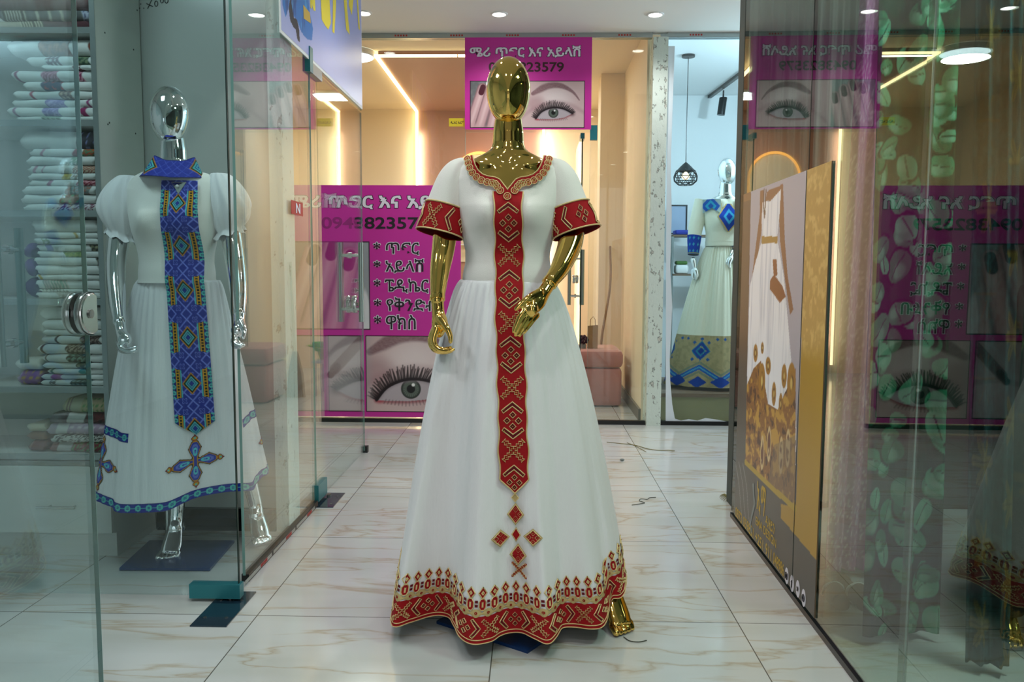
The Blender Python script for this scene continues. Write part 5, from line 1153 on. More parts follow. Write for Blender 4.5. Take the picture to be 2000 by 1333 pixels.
arm(sm, 'silver', [(438, 372, 3.22), (450, 450, 3.22), (461, 520, 3.21), (466, 570, 3.20), (467, 616, 3.18)], [.043, .040, .036, .031, .021],
    [[(467, 614, 3.18), (467, 632, 3.175), (465, 646, 3.17)], [(470, 628, 3.16), (477, 645, 3.15), (475, 660, 3.145)], [(462, 645, 3.165), (457, 660, 3.16), (460, 672, 3.155), (470, 676, 3.15), (477, 674, 3.15)], [(464, 647, 3.18), (456, 664, 3.175), (458, 676, 3.17), (468, 680, 3.165)], [(468, 647, 3.19), (464, 664, 3.185), (468, 674, 3.18), (474, 672, 3.178)]],
    [[.020, .020, .026], [.013, .0095, .007], [.0125, .010, .0095, .008, .0055], [.0125, .010, .0095, .006], [.012, .009, .008, .006]])
fA = at(326, 1072, 0.0, 2); fB = at(325, 1098, 0.0, 2)
build(foot_mesh((fB.x, fB.y), (0.06, -1.0), (fB.x+0.010, fB.y+0.13, 0.40)), 'foot', 'silver', sm, 'all')
fC = at(512, 1066, 0.0, 2)
build(foot_mesh((fC.x+0.012, fC.y-0.01), (0.55, -0.8), (at(478, 975, 3.36).x, 3.36, 0.36)), 'foot', 'silver', sm, 'all')
mb = MB(); limb(mb, [(fB.x+0.010, fB.y+0.13, 0.39), (fB.x, fB.y+0.09, 0.55), (SC[0]-0.05, 3.09, 1.0)], [.037, .045, .05], 18); limb(mb, [(at(478, 975, 3.36).x, 3.36, 0.35), (-1.28, 3.22, 0.6), (SC[0]+0.05, 3.10, 1.0)], [.034, .044, .05], 18); build(mb, 'leg', 'silver', sm, 'all')
pl = [at(233, 1110, 0.012, 2), at(410, 1111, 0.012, 2), at(458, 1056, 0.012, 2), at(292, 1056, 0.012, 2)]
mb = MB(); mb.loft([[(p.x, p.y, 0.002) for p in pl], [(p.x, p.y, 0.012) for p in pl]]); build(mb, 'base_plate', 'navy_plate', sm, False)
mb = MB(); mb.cyl((fA.x, 3.26, 0.012), (fA.x, 3.26, 0.16), 0.011); build(mb, 'support_rod', 'steel', sm)

bd = thing('gown', 'white puff-sleeved dress with a wide blue band on the silver mannequin', 'dress', (SC[0], SC[1], 0.2), 'embroidered white dresses on mannequins')
HZ = 0.27
hm = [(186, 976, 3.02), (205, 986, 2.97), (221, 992, 2.95), (226, 1000, 2.93), (245, 1003, 2.92), (285, 1002, 2.92), (322, 999, 2.925), (345, 990, 2.945), (372, 977, 2.97), (400, 969, 2.99), (440, 962, 3.02), (470, 960, 3.04), (496, 958, 3.07), (503, 948, 3.10), (518, 934, 3.17), (533, 925, 3.25)]
hm = [tuple(at(*q)) for q in hm]; hm = [(min(x, -1.085), y, z) for x, y, z in hm]
hm += [(-1.15, 3.40, .32), (-1.28, 3.40, .31), (-1.42, 3.41, .30), (-1.56, 3.38, .29), (-1.625, 3.28, .28), (-1.63, 3.16, .27), (-1.69, 3.09, .26)]
WZ2 = at(345, 548, 3.0).z
S2 = Skirt((SC[0]+0.006, SYC+0.0), 0.152, 0.100, WZ2, hm, HZ, 560, 90, 0.72, 5, 0.004)
sk2 = S2.mesh('skirt', 'white_chiffon', bd); so = sk2.modifiers.new('cloth', 'SOLIDIFY'); so.thickness = 0.0015; so.offset = -1
zs2 = [WZ2-0.01+i*0.007 for i in range(int((1.525-WZ2+0.01)/0.007))]
r2 = [torso_ring(SC, z, 0.009+0.014*sstep(WZ2+0.12, WZ2, z), 120) for z in zs2]
b2v, b2f = [tuple(p) for r in r2 for p in r], [(i*120+j, i*120+(j+1) % 120, (i+1)*120+(j+1) % 120, (i+1)*120+j) for i in range(len(r2)-1) for j in range(120)]
link_mesh('bodice', b2v, b2f, 'white_cloth', bd, 'all')
def puff(cx, cy, sgn):
    c = at(cx, cy, 3.07); mb = MB(); rings = []; n = 64; m = 30; rs = np.random.RandomState(4+sgn)
    for i in range(m+1):
        t = i/m; r = 0.020+0.056*math.sin(PI*min(1, t*0.98+0.02))**0.62 if t < 0.93 else 0.048+0.010*(t-0.93)/0.07
        z = c.z+0.112-0.235*t; x = c.x+sgn*(0.020*math.sin(PI*t)-0.022*(1-t)+0.010*t)
        rings.append([(x+(r*(1+0.06*math.sin(9*a+2*math.sin(5*t)+sgn)+0.05*math.sin(15*a+5*t)*t+(0.10*math.sin(14*a) if t > 0.9 else 0)))*math.cos(a), c.y+r*0.9*(1+0.05*math.sin(11*a-3*t))*math.sin(a), z+0.006*math.sin(7*a+sgn)*t-(0.02*t*math.cos(a)*sgn*-1)) for a in [2*PI*k/n for k in range(n)]])
    mb.loft(rings, True, False); build(mb, 'puff_sleeve', 'white_chiffon', bd, 'all')
puff(240, 402, -1); puff(442, 398, 1)
FM2 = FrontMap([(b2v, b2f), (S2.G.reshape(-1, 3), S2.faces())], SC[0]-0.30, SC[0]+0.40, 0.22, 1.53)
# blue front band
PY = lambda y: np.interp(y, [340, 430, 548, 700, 850, 960], [2.975, 2.955, 2.965, 2.96, 2.965, 2.98])
def Q(px, py): p = at(px, py, PY(py)); return p.x, p.z
ctr = [Q(347, 338), Q(352, 420), Q(358, 545), Q(368, 690), Q(380, 838), Q(382, 850)]; cz = np.array([c[1] for c in ctr])[::-1]; cxx = np.array([c[0] for c in ctr])[::-1]
zt, zb_, zsh2 = Q(347, 352)[1], Q(380, 850)[1], Q(378, 826)[1]; HW = 0.064
zd = [Q(360, y)[1] for y in (398, 480, 567, 660, 750, 838)]
def f_blue(U, V):
    X = (U-0.5)*2*HW; Z = zt+(zb_-zt)*V; C = fill(U, '#202e8c'); C = lay(C, '#33429f', 0.7*fnoise(X*160, Z*160, 2))
    kk = np.interp(Z, [2*zd[-1]-zd[-2]]+zd[::-1]+[2*zd[0]-zd[1]], list(range(len(zd), -2, -1))); ph = kk-np.round(kk); S = ph*0.172; dS = np.abs(S)
    q = 0.026; aX = X/q; aS = S/(q*1.25); g1 = np.abs(((aX+aS)*0.5) % 1-0.5); g2 = np.abs(((aX-aS)*0.5) % 1-0.5); C = lay(C, '#7484dc', np.maximum(sstep(0.43, 0.465, g1), sstep(0.43, 0.465, g2)))
    fx = ((aX+aS)*0.5) % 1-0.5; fy = ((aX-aS)*0.5) % 1-0.5; rr = np.hypot(fx, fy); an = np.arctan2(fy, fx); C = lay(C, '#7484dc', (np.abs(rr-0.20*np.abs(np.cos(2*an))-0.06) < 0.035)*0.9)
    zone = (dS < 0.056-0.35*np.maximum(0, 0.045-np.abs(X)))&(np.abs(X) > 0.030); C = lay(C, '#1b2678', zone.astype(float))
    aXx = np.abs(X); C = lay(C, '#151518', (zone & (aXx > 0.036) & (aXx < 0.050)).astype(float)); C = lay(C, '#d19a1c', (zone & (aXx > 0.035) & (aXx < 0.051) & ((np.abs(aXx-0.0375) < 0.0022) | (np.abs(aXx-0.0485) < 0.0022) | (np.abs((S/0.011) % 1-0.5) < 0.16))).astype(float))
    C = lay(C, '#58c4ba', (zone & (np.abs(aXx-0.0325) < 0.0022)).astype(float)); cr = np.hypot(aXx-0.0600, ((S/0.023) % 1-0.5)*0.023); C = lay(C, '#58c4ba', ((dS < 0.058) & (np.abs(cr-0.0058) < 0.0024)).astype(float)); C = lay(C, '#58c4ba', ((dS < 0.054) & (np.abs(aXx-0.060) < 0.0012)).astype(float)*0.8)
    d = np.abs(X)/0.030+dS/0.042
    for lim, c in ((1.0, '#c98d18'), (0.86, '#121214'), (0.66, '#58c4ba'), (0.52, '#22348f'), (0.40, '#58c4ba'), (0.30, '#22348f')): C = lay(C, c, sstep(lim+0.03, lim-0.03, d))
    C = lay(C, '#16206a', sstep(0.0664, 0.068, np.abs(X)))
    al = np.where((V > (zsh2-zt)/(zb_-zt)) & (np.abs(X)/HW > (zb_-Z)/(zb_-zsh2)), 0.0, 1.0)
    kh = (np.abs(X) < 0.026*np.clip(1-(zt-0.008-Z)/0.045, 0, 1)) & (Z < zt-0.006) & (Z > zt-0.055); return C, np.where(kh, 0, al)
def mpb(u, v): z = zt+(zb_-zt)*v; return tuple(FM2.mp(float(np.interp(z, cz, cxx))+(u-0.5)*2*HW, z, 0.004))
grid_mesh('front_panel', mpb, 70, 480, f_blue, 'cloth_print', bd)
# keyhole of skin below the collar: silver neck piece shows through
kz = zt-0.03; mb = MB(); v = [FM2.mp(float(np.interp(b, cz, cxx))+a, b, 0.0042) for a, b in ((-.024, zt-0.008), (.024, zt-0.008), (0, zt-0.052))]; mb.add(v, [(0, 1, 2)]); kh = build(mb, 'neck_insert', 'pale_silver', bd, False)
mb = MB(); mb.ball(FM2.mp(float(cxx[-1]), zt-0.022, 0.008), 0.006); build(mb, 'button', 'paper_white', bd)
# spread collar
def collar():
    nu, nv = 60, 10; P = np.zeros((nv+1, nu+1, 3)); 
    for j in range(nv+1):
        for i in range(nu+1):
            a = math.radians(-212+244*i/nu) if False else -PI/2+0.38+(i/nu-0.5)*2*math.radians(112); t = j/nv
            rx = 0.067+0.047*t*(0.8+0.35*abs(math.sin((i/nu-0.5)*PI))**1.5); ry = 0.067+0.052*t; z = SC[2]+1.548-0.058*t*(1-0.25*abs(i/nu-0.5)*2)-0.004
            wing = math.exp(-((i/nu-0.27)/0.07)**2)+math.exp(-((i/nu-0.73)/0.07)**2); rx += 0.022*wing*(1-0.3*t); ry += 0.016*wing*(1-0.3*t); z += 0.016*wing*(1-t)
            P[j, i] = (SC[0]+0.004+rx*math.cos(a), SC[1]+ry*math.sin(a)-0.012*t, z+0.012*(1-t))
    return P, nu, nv
PC, cn, cm = collar()
def f_col(U, V):
    C = fill(U, '#27379a'); X = (U-0.5)*0.34; Z = V*0.07; g = np.minimum(np.abs(((X+Z)/0.03) % 1-0.5), np.abs(((X-Z)/0.03) % 1-0.5)); C = lay(C, '#4b5cbe', sstep(0.07, 0.03, g))
    for c in (0.27, 0.73):
        d = np.abs(U-c)/0.075+np.abs(V-0.5)/0.44
        for lim, col in ((1, '#c98d18'), (0.88, '#141416'), (0.68, '#58c4ba'), (0.5, '#22348f'), (0.32, '#58c4ba'), (0.18, '#22348f')): C = lay(C, col, sstep(lim+0.04, lim-0.04, d))
    return lay(C, '#16206a', sstep(0.06, 0.02, np.minimum(V, 1-V)))
# finer resample of the collar sheet
def cmap(u, v):
    i, j = u*cn, v*cm; a, b = min(int(i), cn-1), min(int(j), cm-1); s, t = i-a, j-b
    return tuple((PC[b, a]*(1-s)+PC[b, a+1]*s)*(1-t)+(PC[b+1, a]*(1-s)+PC[b+1, a+1]*s)*t)
co = grid_mesh('collar', cmap, 160, 36, f_col, 'cloth_print', bd)
# hem band, side bands, crosses
def f_band(U, V, n=60):
    C = fill(U, '#1f2f93'); x = (U*n) % 1-0.5; d = np.hypot(x*1.1, (V-0.5)*0.95); C = lay(C, '#58c4ba', (np.abs(d-0.24) < 0.09).astype(float)); C = lay(C, '#58c4ba', (np.abs(V-0.5) < 0.035).astype(float)*0.8); return lay(C, '#16206a', ((V < 0.06) | (V > 0.94)).astype(float))
LT2 = S2.arc[-1]
grid_mesh('hem_band', lambda u, v: tuple(S2.mp(LT2*u, 0.0005+0.034*v, 0.003)), 700, 12, lambda U, V: f_band(U, V, round(LT2/0.04)), 'cloth_print', bd)
def side_band(a0, a1, v0): grid_mesh('side_band', lambda u, v: tuple(S2.mp(a0+(a1-a0)*u, v0+0.034*v, 0.003)), 110, 10, lambda U, V: f_band(U, V, round(abs(a1-a0)/0.04)), 'cloth_print', bd)
HPX = [pix(q) for q in S2.G[-1]]
def arc_near(px, py): return float(S2.arc[min(range(len(HPX)), key=lambda i: math.hypot(HPX[i][0]-px, HPX[i][1]-py)+(40 if S2.hem[i, 1] > 3.2 else 0))])
aL, aR = arc_near(228, 1000), arc_near(500, 956)
side_band(aL-0.42, aL+0.03, 0.265); side_band(aR-0.01, aR+0.34, 0.265)
def f_cross(U, V):
    X, Y = (U-0.5)*0.23, (V-0.5)*0.23; C = fill(U, '#121214'); al = np.zeros(U.shape)
    wid = np.array([0, .02, .055, .078, .088, .094, .099, .1085, .1145]); hw_ = np.array([.012, .013, .028, .016, .008, .0135, .0135, .004, 0])
    for dx, dy in ((1, 0), (-1, 0), (0, 1), (0, -1)):
        t = X*dx+Y*dy; s = np.abs(-X*dy+Y*dx); w = np.interp(t, wid, hw_); ins = w-s; on = (t >= 0) & (ins > 0); al = np.maximum(al, on)
        C = lay(C, '#c98d18', (on & (ins > 0.0035) & (t < 0.086)).astype(float)); C = lay(C, '#2c3fa6', (on & (ins > 0.0068) & (t < 0.080)).astype(float)); C = lay(C, '#6a78cc', (on & (np.abs(np.hypot((t-0.052)/1.7, s)-0.009) < 0.003)).astype(float)); C = lay(C, '#5fd0d4', (on & (np.abs(np.hypot((t-0.040)/2.2, s)-0.006) < 0.0022)).astype(float))
        C = lay(C, '#b0301c', (on & (t > 0.086) & (ins > 0.002)).astype(float)); C = lay(C, '#d1a01c', (on & (t > 0.0915) & (ins > 0.004) & (t < 0.104)).astype(float)); C = lay(C, '#58c4ba', (on & (t > 0.096) & (s < 0.004) & (t < 0.103)).astype(float))
    return C, al
cc_ = Q(384, 905)
aC = arc_near(384, 974)
grid_mesh('cross_motif', lambda u, v: tuple(S2.mp(aC+(u-0.5)*0.20, 0.152+(v-0.5)*0.22, 0.005)), 110, 110, f_cross, 'cloth_print', bd)
for a_ in (aL-0.12, aR+0.16): grid_mesh('cross_motif', lambda u, v: tuple(S2.mp(a_+(u-0.5)*0.23, 0.15+(v-0.5)*0.23, 0.004)), 90, 90, f_cross, 'cloth_print', bd)
# ================================================================== INSIDE THE SALON
# arched niche with bottle shelves and a glowing rim
an = thing('arched_shelf', 'arched salon wall shelf with a glowing amber rim behind the gold shoulder', 'shelf', (-0.62, SB-0.06, 1.2))
acx, aw, az0, azs = -0.62, 0.28, 1.25, 2.20
prof_ = [(acx-aw, az0)]+[(acx-aw*math.cos(t), azs+aw*math.sin(t)) for t in np.linspace(0, PI, 25)]+[(acx+aw, az0)]
mb = MB(); mb.tube([(x, SB-0.065, z) for x, z in prof_], 0.014, 10); build(mb, 'glowing_rim', 'led_amber', an)
mb = MB(); mb.loft([[(x, SB-0.045, z) for x, z in prof_], [(x, SB-0.055, z) for x, z in prof_]]); build(mb, 'back_board', 'wall_cream', an, False)
for z in (1.45, 1.72, 1.98): build(MB().box(acx-aw+0.01, acx+aw-0.01, SB-0.13, SB-0.055, z-0.012, z), 'shelf_board', 'paper_white', an, False)
BOT = None
k = 0
for zi, z in enumerate((1.45, 1.72, 1.98)):
    for i in range(8):
        x = acx-aw+0.06+i*(2*aw-0.12)/7
        if BOT is None:
            BOT = thing('polish_bottle', 'small nail polish bottle lined up on the arched salon shelf', 'bottle', (x, SB-0.095, z), 'nail polish bottles on the arched shelf')
            build(MB().lathe([(.001, 0), (.014, 0), (.016, .006), (.016, .03), (.008, .036)], (x, SB-0.095, z), 14), 'flask', 'bottle_a', BOT); build(MB().lathe([(.0075, .036), (.0068, .07), (.001, .071)], (x, SB-0.095, z), 12), 'cap', 'ink_black', BOT)
        else: c = copy_tree(BOT); c.location = (x, SB-0.095, z)
# pink bench, bag, flowers, leaning stick
ot = thing('ottoman', 'pink velvet bench against the cream salon wall right of the gown', 'bench', (0.45, 7.2, 0), None)
def rbox(x0, x1, y0, y1, z0, z1, r=0.03, n=5):
    mb = MB(); rings = []
    for z, ins in [(z0, r), (z0+r*0.3, r*0.3), (z0+r, 0), (z1-r, 0), (z1-r*0.3, r*0.3), (z1, r)]:
        ring = []
        for cx, cy, a0 in ((x1-r, y1-r, 0), (x0+r, y1-r, PI/2), (x0+r, y0+r, PI), (x1-r, y0+r, 1.5*PI)):
            for q in range(n): a = a0+PI/2*q/(n-1); ring.append((cx+(r-ins)*math.cos(a), cy+(r-ins)*math.sin(a), z))
        rings.append(ring)
    return mb.loft(rings)
build(rbox(0.16, 0.76, 6.86, 7.42, 0.004, 0.33, 0.03), 'bench_body', 'pink_velvet', ot); build(rbox(0.15, 0.77, 6.85, 7.43, 0.33, 0.485, 0.045), 'seat_cushion', 'pink_velvet', ot)
bp_ = at(1156, 682, 7.05); bz = 0.486
bg_ = thing('paper_bag', 'brown paper bag standing on the pink bench', 'bag', (bp_.x, 7.05, bz))
mb = MB(); mb.loft([[(bp_.x-.045, 7.0, bz), (bp_.x+.045, 7.0, bz), (bp_.x+.045, 7.08, bz), (bp_.x-.045, 7.08, bz)], [(bp_.x-.042, 7.012, bz+.19), (bp_.x+.048, 7.005, bz+.2), (bp_.x+.045, 7.06, bz+.2), (bp_.x-.04, 7.065, bz+.19)]], True, False); build(mb, 'bag_body', 'brown_paper', bg_, False)
mb = MB(); mb.tube([(bp_.x-.02, 7.01, bz+.19), (bp_.x-.018, 7.01, bz+.25), (bp_.x+.005, 7.01, bz+.275), (bp_.x+.022, 7.01, bz+.25), (bp_.x+.024, 7.01, bz+.19)], .003, 8); build(mb, 'bag_handle', 'wood', bg_)
fx_ = at(1139, 670, 7.0).x
fl = thing('flower_vase', 'dark round bunch of flowers on the pink bench beside the paper bag', 'flowers', (fx_, 7.0, bz))
mb = MB(); mb.lathe([(.001, 0), (.022, 0), (.026, .03), (.018, .05)], (fx_, 7.0, bz), 14); build(mb, 'vase', 'ink_grey', fl)
mb = MB()
for i in range(26):
    a, b = i*2.4, math.acos(1-2*(i+0.5)/26); mb.ball((fx_+.036*math.cos(a)*math.sin(b), 7.0+.036*math.sin(a)*math.sin(b), bz+.075+.032*math.cos(b)), .013, n=8, m=6)
build(mb, 'blossoms', 'flower_dark', fl)
mb = MB(); a_, b_ = at(1172, 690, 7.50), at(1193, 482, 7.68); limb(mb, [(a_.x, 7.46, bz*0+0.012), (a_.x+0.01, 7.50, 0.5), (b_.x-0.01, 7.60, 1.0), (b_.x, 7.735, 1.38)], [.013, .012, .011, .010], 12); st_ = build(mb, 'walking_stick', 'wood', None, True, (a_.x, 7.46, 0)); tag(st_, 'thin wooden stick leaning on the cream salon pier', 'stick')
# lime basins on a stand and a straw broom, seen mirrored in the left glass
tr = thing('pedicure_stand', 'pale low stand holding a lime basin inside the salon', 'stand', (-0.28, 7.45, 0))
build(rbox(-0.48, -0.10, 7.28, 7.62, 0.30, 0.33, 0.02), 'top_board', 'paper_white', tr)
for x in (-0.45, -0.13):
    for y in (7.31, 7.59): build(MB().cyl((x, y, 0), (x, y, 0.31), 0.014, n=12), 'leg', 'aluminium', tr)
bs = thing('foot_basin', 'wide lime green plastic basin on the pale stand', 'basin', (-0.28, 7.45, 0.331))
build(MB().lathe([(.001, .001), (.14, .001), (.17, .10), (.205, .115), (.205, .122), (.165, .108), (.135, .012), (.001, .010)], (-0.28, 7.45, 0.331), 32), 'bowl', 'lime_plastic', bs)
for s in (-1, 1): mb = MB(); mb.tube([(-0.28+s*.20, 7.41, .445), (-0.28+s*.24, 7.43, .452), (-0.28+s*.24, 7.47, .452), (-0.28+s*.20, 7.49, .445)], .008, 8); build(mb, 'handle', 'lime_plastic', bs)
bk = thing('bucket', 'lime green plastic bucket standing inside the wide basin', 'bucket', (-0.30, 7.47, 0.342)); build(MB().lathe([(.001, 0), (.075, 0), (.088, .17), (.094, .172), (.094, .18), (.083, .178), (.07, .008), (.001, .008)], (-0.30, 7.47, 0.342), 28), 'pail', 'lime_plastic', bk)
bk2 = thing('scoop_bowl', 'small bright green bowl tilted against the basin rim', 'bowl', (-0.20, 7.33, 0.40)); build(MB().lathe([(.001, 0), (.05, .01), (.075, .05), (.08, .09), (.074, .09), (.045, .018), (.001, .01)], (-0.17, 7.37, 0.40), 24), 'bowl', 'green_plastic', bk2)
br = thing('broom', 'straw broom with a yellow stick standing in the salon', 'broom', (0.02, 7.2, 0))
mb = MB(); rs = np.random.RandomState(3)
for i in range(70): a, r = rs.rand()*6.28, 0.09*math.sqrt(rs.rand()); mb.tube([(0.02+0.25*r*math.cos(a), 7.2+0.2*r*math.sin(a), .42), (0.02+.8*r*math.cos(a), 7.2+.4*r*math.sin(a), .22), (0.02+r*math.cos(a), 7.2+.5*r*math.sin(a), .005)], [.005, .006, .004], 5)
build(mb, 'straw_head', 'straw', br); mb = MB(); mb.cyl((0.02, 7.2, .36), (0.06, 7.24, 1.22), .011); build(mb, 'broom_stick', 'yellow_stick', br)

# ================================================================== BOUTIQUE BEHIND THE PILLAR
YM = 6.62; MC = (at(1413, 520, YM).x, YM, 0.22)
pf = thing('display_platform', 'low wooden display platform in the blue lit boutique', 'platform', (MC[0]+0.1, 6.7, 0))
build(MB().box(1.0, 2.3, 6.26, 7.2, 0.0, 0.185), 'platform_front', 'board_tan', pf, False); build(MB().box(0.99, 2.3, 6.24, 7.2, 0.186, 0.215), 'platform_top', 'board_brown', pf, False)
wm = thing('mannequin', 'pale silver faceless mannequin in the blue lit boutique', 'mannequin', (MC[0], MC[1], MC[2]), 'mannequins')
mb = MB(); torso(mb, MC); build(mb, 'torso', 'pale_silver', wm, 'all'); mb = MB(); head(mb, (MC[0]+0.005, MC[1]-0.01, MC[2]), 0.10); build(mb, 'head', 'pale_silver', wm, 'all')
mb = MB()
for h in ([(1354, 508, 6.57), (1356, 520, 6.56), (1358, 530, 6.55)], [(1358, 528, 6.54), (1361, 538, 6.53), (1360, 545, 6.53)], [(1355, 530, 6.56), (1354, 541, 6.55), (1358, 547, 6.55)]): limb(mb, P3(*h), [.022, .016, .009], 12)
build(mb, 'hand', 'pale_silver', wm, 'all'); mb = MB()
for h in ([(1432, 490, 6.52), (1428, 500, 6.50), (1424, 508, 6.49)], [(1428, 504, 6.49), (1424, 516, 6.48), (1426, 524, 6.48)], [(1424, 506, 6.50), (1420, 514, 6.49), (1421, 520, 6.49)]): limb(mb, P3(*h), [.022, .016, .009], 12)
build(mb, 'hand', 'pale_silver', wm, 'all')
build(MB().cyl((MC[0], YM+0.05, 0.215), (MC[0], YM+0.05, 1.1), 0.015), 'support_rod', 'steel', wm); build(MB().cyl((MC[0], YM+0.05, 0.215), (MC[0], YM+0.05, 0.225), 0.15, n=32), 'base_plate', 'steel', wm)
cd = thing('gown', 'cream long-sleeved dress with gold and blue borders in the boutique', 'dress', (MC[0], MC[1], 0.25), 'embroidered white dresses on mannequins')
rs = np.random.RandomState(8); nh = 22; hx = [(MC[0]+(0.44+0.035*math.sin(k*2.3)+0.02*rs.rand())*math.cos(2*PI*k/nh), YM+(0.28+0.035*math.sin(k*2.9))*math.sin(2*PI*k/nh)) for k in range(nh)]
WZ3 = at(1413, 478, 6.52).z; S3 = Skirt((MC[0], YM), 0.135, 0.10, WZ3, hx, 0.245, 760, 190, 0.75, 12, 0.006)
def f_skirt(U, V):
    C = fill(U, '#e6ead6'); X = U*S3.arc[-1]; v = (1-V)*S3.fall; band = (v < 0.43).astype(float); C = lay(C, '#ab9f78', band); C = lay(C, '#8f8a68', band*sstep(0.45, 0.7, fnoise(X*40, v*40, 3))*0.6)
    P = 0.30; x = (X/P) % 1-0.5
    d = np.abs(x*P)/0.072+np.abs(v-0.30)/0.085; C = lay(C, '#2a7f9e', band*(d < 1)*(fnoise(X*70, v*70, 6) > 0.32)); C = lay(C, '#27479a', band*(np.abs(d-0.72) < 0.16)); C = lay(C, '#1f3a8c', band*(d < 0.32))
    for q in (-1, 1):
        for e in (-1, 1): C = lay(C, '#2a5a9a', band*((np.abs(x*P-q*0.055)+np.abs(v-0.30-e*0.07)) < 0.016))
    for xx in (-0.12, 0.12, 0.0): C = lay(C, '#2a5a9a', band*((np.abs(x*P-xx)+np.abs(v-0.40)) < 0.015))
    z = 0.165-np.abs(x)*0.20; zz = v-z; C = lay(C, '#2b63b0', band*(np.abs(zz) < 0.022)); C = lay(C, '#4fa0c8', band*(np.abs(zz) < 0.006)); C = lay(C, '#7f8a76', band*(np.abs(np.abs(zz)-0.040) < 0.010)); C = lay(C, '#24479e', band*(v < 0.095)*((np.abs(np.abs(x)-0.5)*P/0.07+np.abs(v-0.045)/0.05) < 1)); C = lay(C, '#24479e', band*(v < 0.1)*((np.abs(x)*P/0.06+np.abs(v-0.04)/0.05) < 1)); return C
Gm = S3.G; Gc = np.concatenate([Gm, Gm[:, :1]], 1)
grid_mesh('skirt', Gc, Gc.shape[1]-1, Gc.shape[0]-1, f_skirt, 'cloth_print', cd)
zs3 = [WZ3-MC[2]-0.01+i*0.008 for i in range(int((1.52-WZ3+MC[2]+0.01)/0.008))]; r3 = [torso_ring(MC, z, 0.012+0.02*sstep(1.26, 1.14, z), 90) for z in zs3]
b3v, b3f = [tuple(p) for r in r3 for p in r], [(i*90+j, i*90+(j+1) % 90, (i+1)*90+(j+1) % 90, (i+1)*90+j) for i in range(len(r3)-1) for j in range(90)]
link_mesh('bodice', b3v, b3f, 'cream_cloth', cd, 'all')
build(MB().loft([torso_ring((MC[0], MC[1], 0), z, 0.036, 60) for z in ()] or [[(p[0], p[1], p[2]+MC[2]) for p in torso_ring((MC[0], MC[1], 0), z, 0.030, 60)] for z in (WZ3-MC[2]-0.004, WZ3-MC[2]+0.028)], False, False), 'waistband', 'cream_cloth', cd, 'all')
for pts, cp in (([(1372, 392, 6.64), (1364, 425, 6.63), (1357, 455, 6.61), (1354, 498, 6.58)], 0), ([(1452, 392, 6.64), (1460, 425, 6.62), (1456, 455, 6.57), (1437, 488, 6.52)], 1)):
    S = Sleeve(P3(*pts), [.062, .062, .055, .040], 0.9, 36, 8); s_ = build(S.sheet(MB(), 0, 0.80, 22), 'sleeve', 'cream_cloth', cd, 'all')
    def f_cf(U, V): return lay(lay(fill(U, '#1e3f9c'), '#3aa0b0', (np.abs((U*9) % 1-0.5)+np.abs((V*3) % 1-0.5) < 0.25).astype(float)), '#8a8f4a', (np.abs(V-0.95) < 0.04).astype(float))
    grid_mesh('cuff', lambda u, v: tuple(S.ev(2*PI*u, 0.72+0.28*v, 0.004)), 60, 18, f_cf, 'cloth_print', s_)
FM3 = FrontMap([(b3v, b3f)], MC[0]-0.25, MC[0]+0.25, WZ3, MC[2]+1.52, 0.008)
def f_yoke(U, V):
    X, Z = (U-0.5)*0.40, (V-1)*0.26; C = fill(U, '#8fa3a0'); C = lay(C, '#b7a878', (np.abs(X) < 0.06).astype(float)); d = np.abs(X)/0.085+np.abs(Z+0.14)/0.115; C = lay(C, '#c0aa6a', (d < 1.15).astype(float)); C = lay(C, '#1c3f9e', (d < 1).astype(float)); C = lay(C, '#3a9ec4', (np.abs(d-0.42) < 0.12).astype(float))
    for q in (-1, 1):
        e = np.abs(X-q*0.135)/0.07+np.abs(Z+0.055)/0.085; C = lay(C, '#24509e', (e < 1).astype(float)); C = lay(C, '#2f96b4', (np.abs(e-0.45) < 0.14).astype(float))
    al = ((Z > -0.07-0.05*np.abs(np.abs(X)-0.13)/0.07) & (np.abs(X) > 0.05)) | (d < 1.15); al &= ~((np.abs(X) < 0.055) & (Z > -0.035)); al &= (np.abs(X) < 0.195); return C, al.astype(float)
ytop = MC[2]+1.505
grid_mesh('yoke', lambda u, v: tuple(FM3.mp(MC[0]+0.002+(u-0.5)*0.40, ytop+(v-1)*0.26, 0.006)), 90, 70, f_yoke, 'cloth_print', cd)
# pendant lamp
YP = 7.1; pc = at(1339, 345, YP); pt = at(1343, 117, YP)
pn = thing('pendant_lamp', 'black wire pendant lamp hanging in the boutique window', 'pendant lamp', (pc.x, YP, pc.z))
build(MB().lathe([(.001, 0), (.055, 0), (.055, -.018), (.001, -.02)], (pc.x, YP, HS), 28), 'ceiling_rose', 'black_metal', pn); mb = MB(); mb.cyl((pc.x, YP, HS-.01), (pc.x, YP, pc.z+.10), .0035, n=8); build(mb, 'cord', 'black_metal', pn)
R = 0.10; nodes = []
for j, (rr, zz, o) in enumerate(((.035, .085, 0), (.082, .045, .5), (.102, .0, 0), (.096, -.042, .5), (.06, -.072, 0))): nodes.append([(pc.x+rr*math.cos(2*PI*(i+o)/9), YP+rr*math.sin(2*PI*(i+o)/9), pc.z+zz) for i in range(9)])
mb = MB()
for j in range(5):
    for i in range(9):
        mb.cyl(nodes[j][i], nodes[j][(i+1) % 9], .0035, n=6)
        if j < 4:
            o = 0 if j % 2 == 0 else 1
            mb.cyl(nodes[j][i], nodes[j+1][i if o == 0 else i], .003, n=6); mb.cyl(nodes[j][i], nodes[j+1][(i-1) % 9 if o == 0 else (i+1) % 9], .003, n=6)
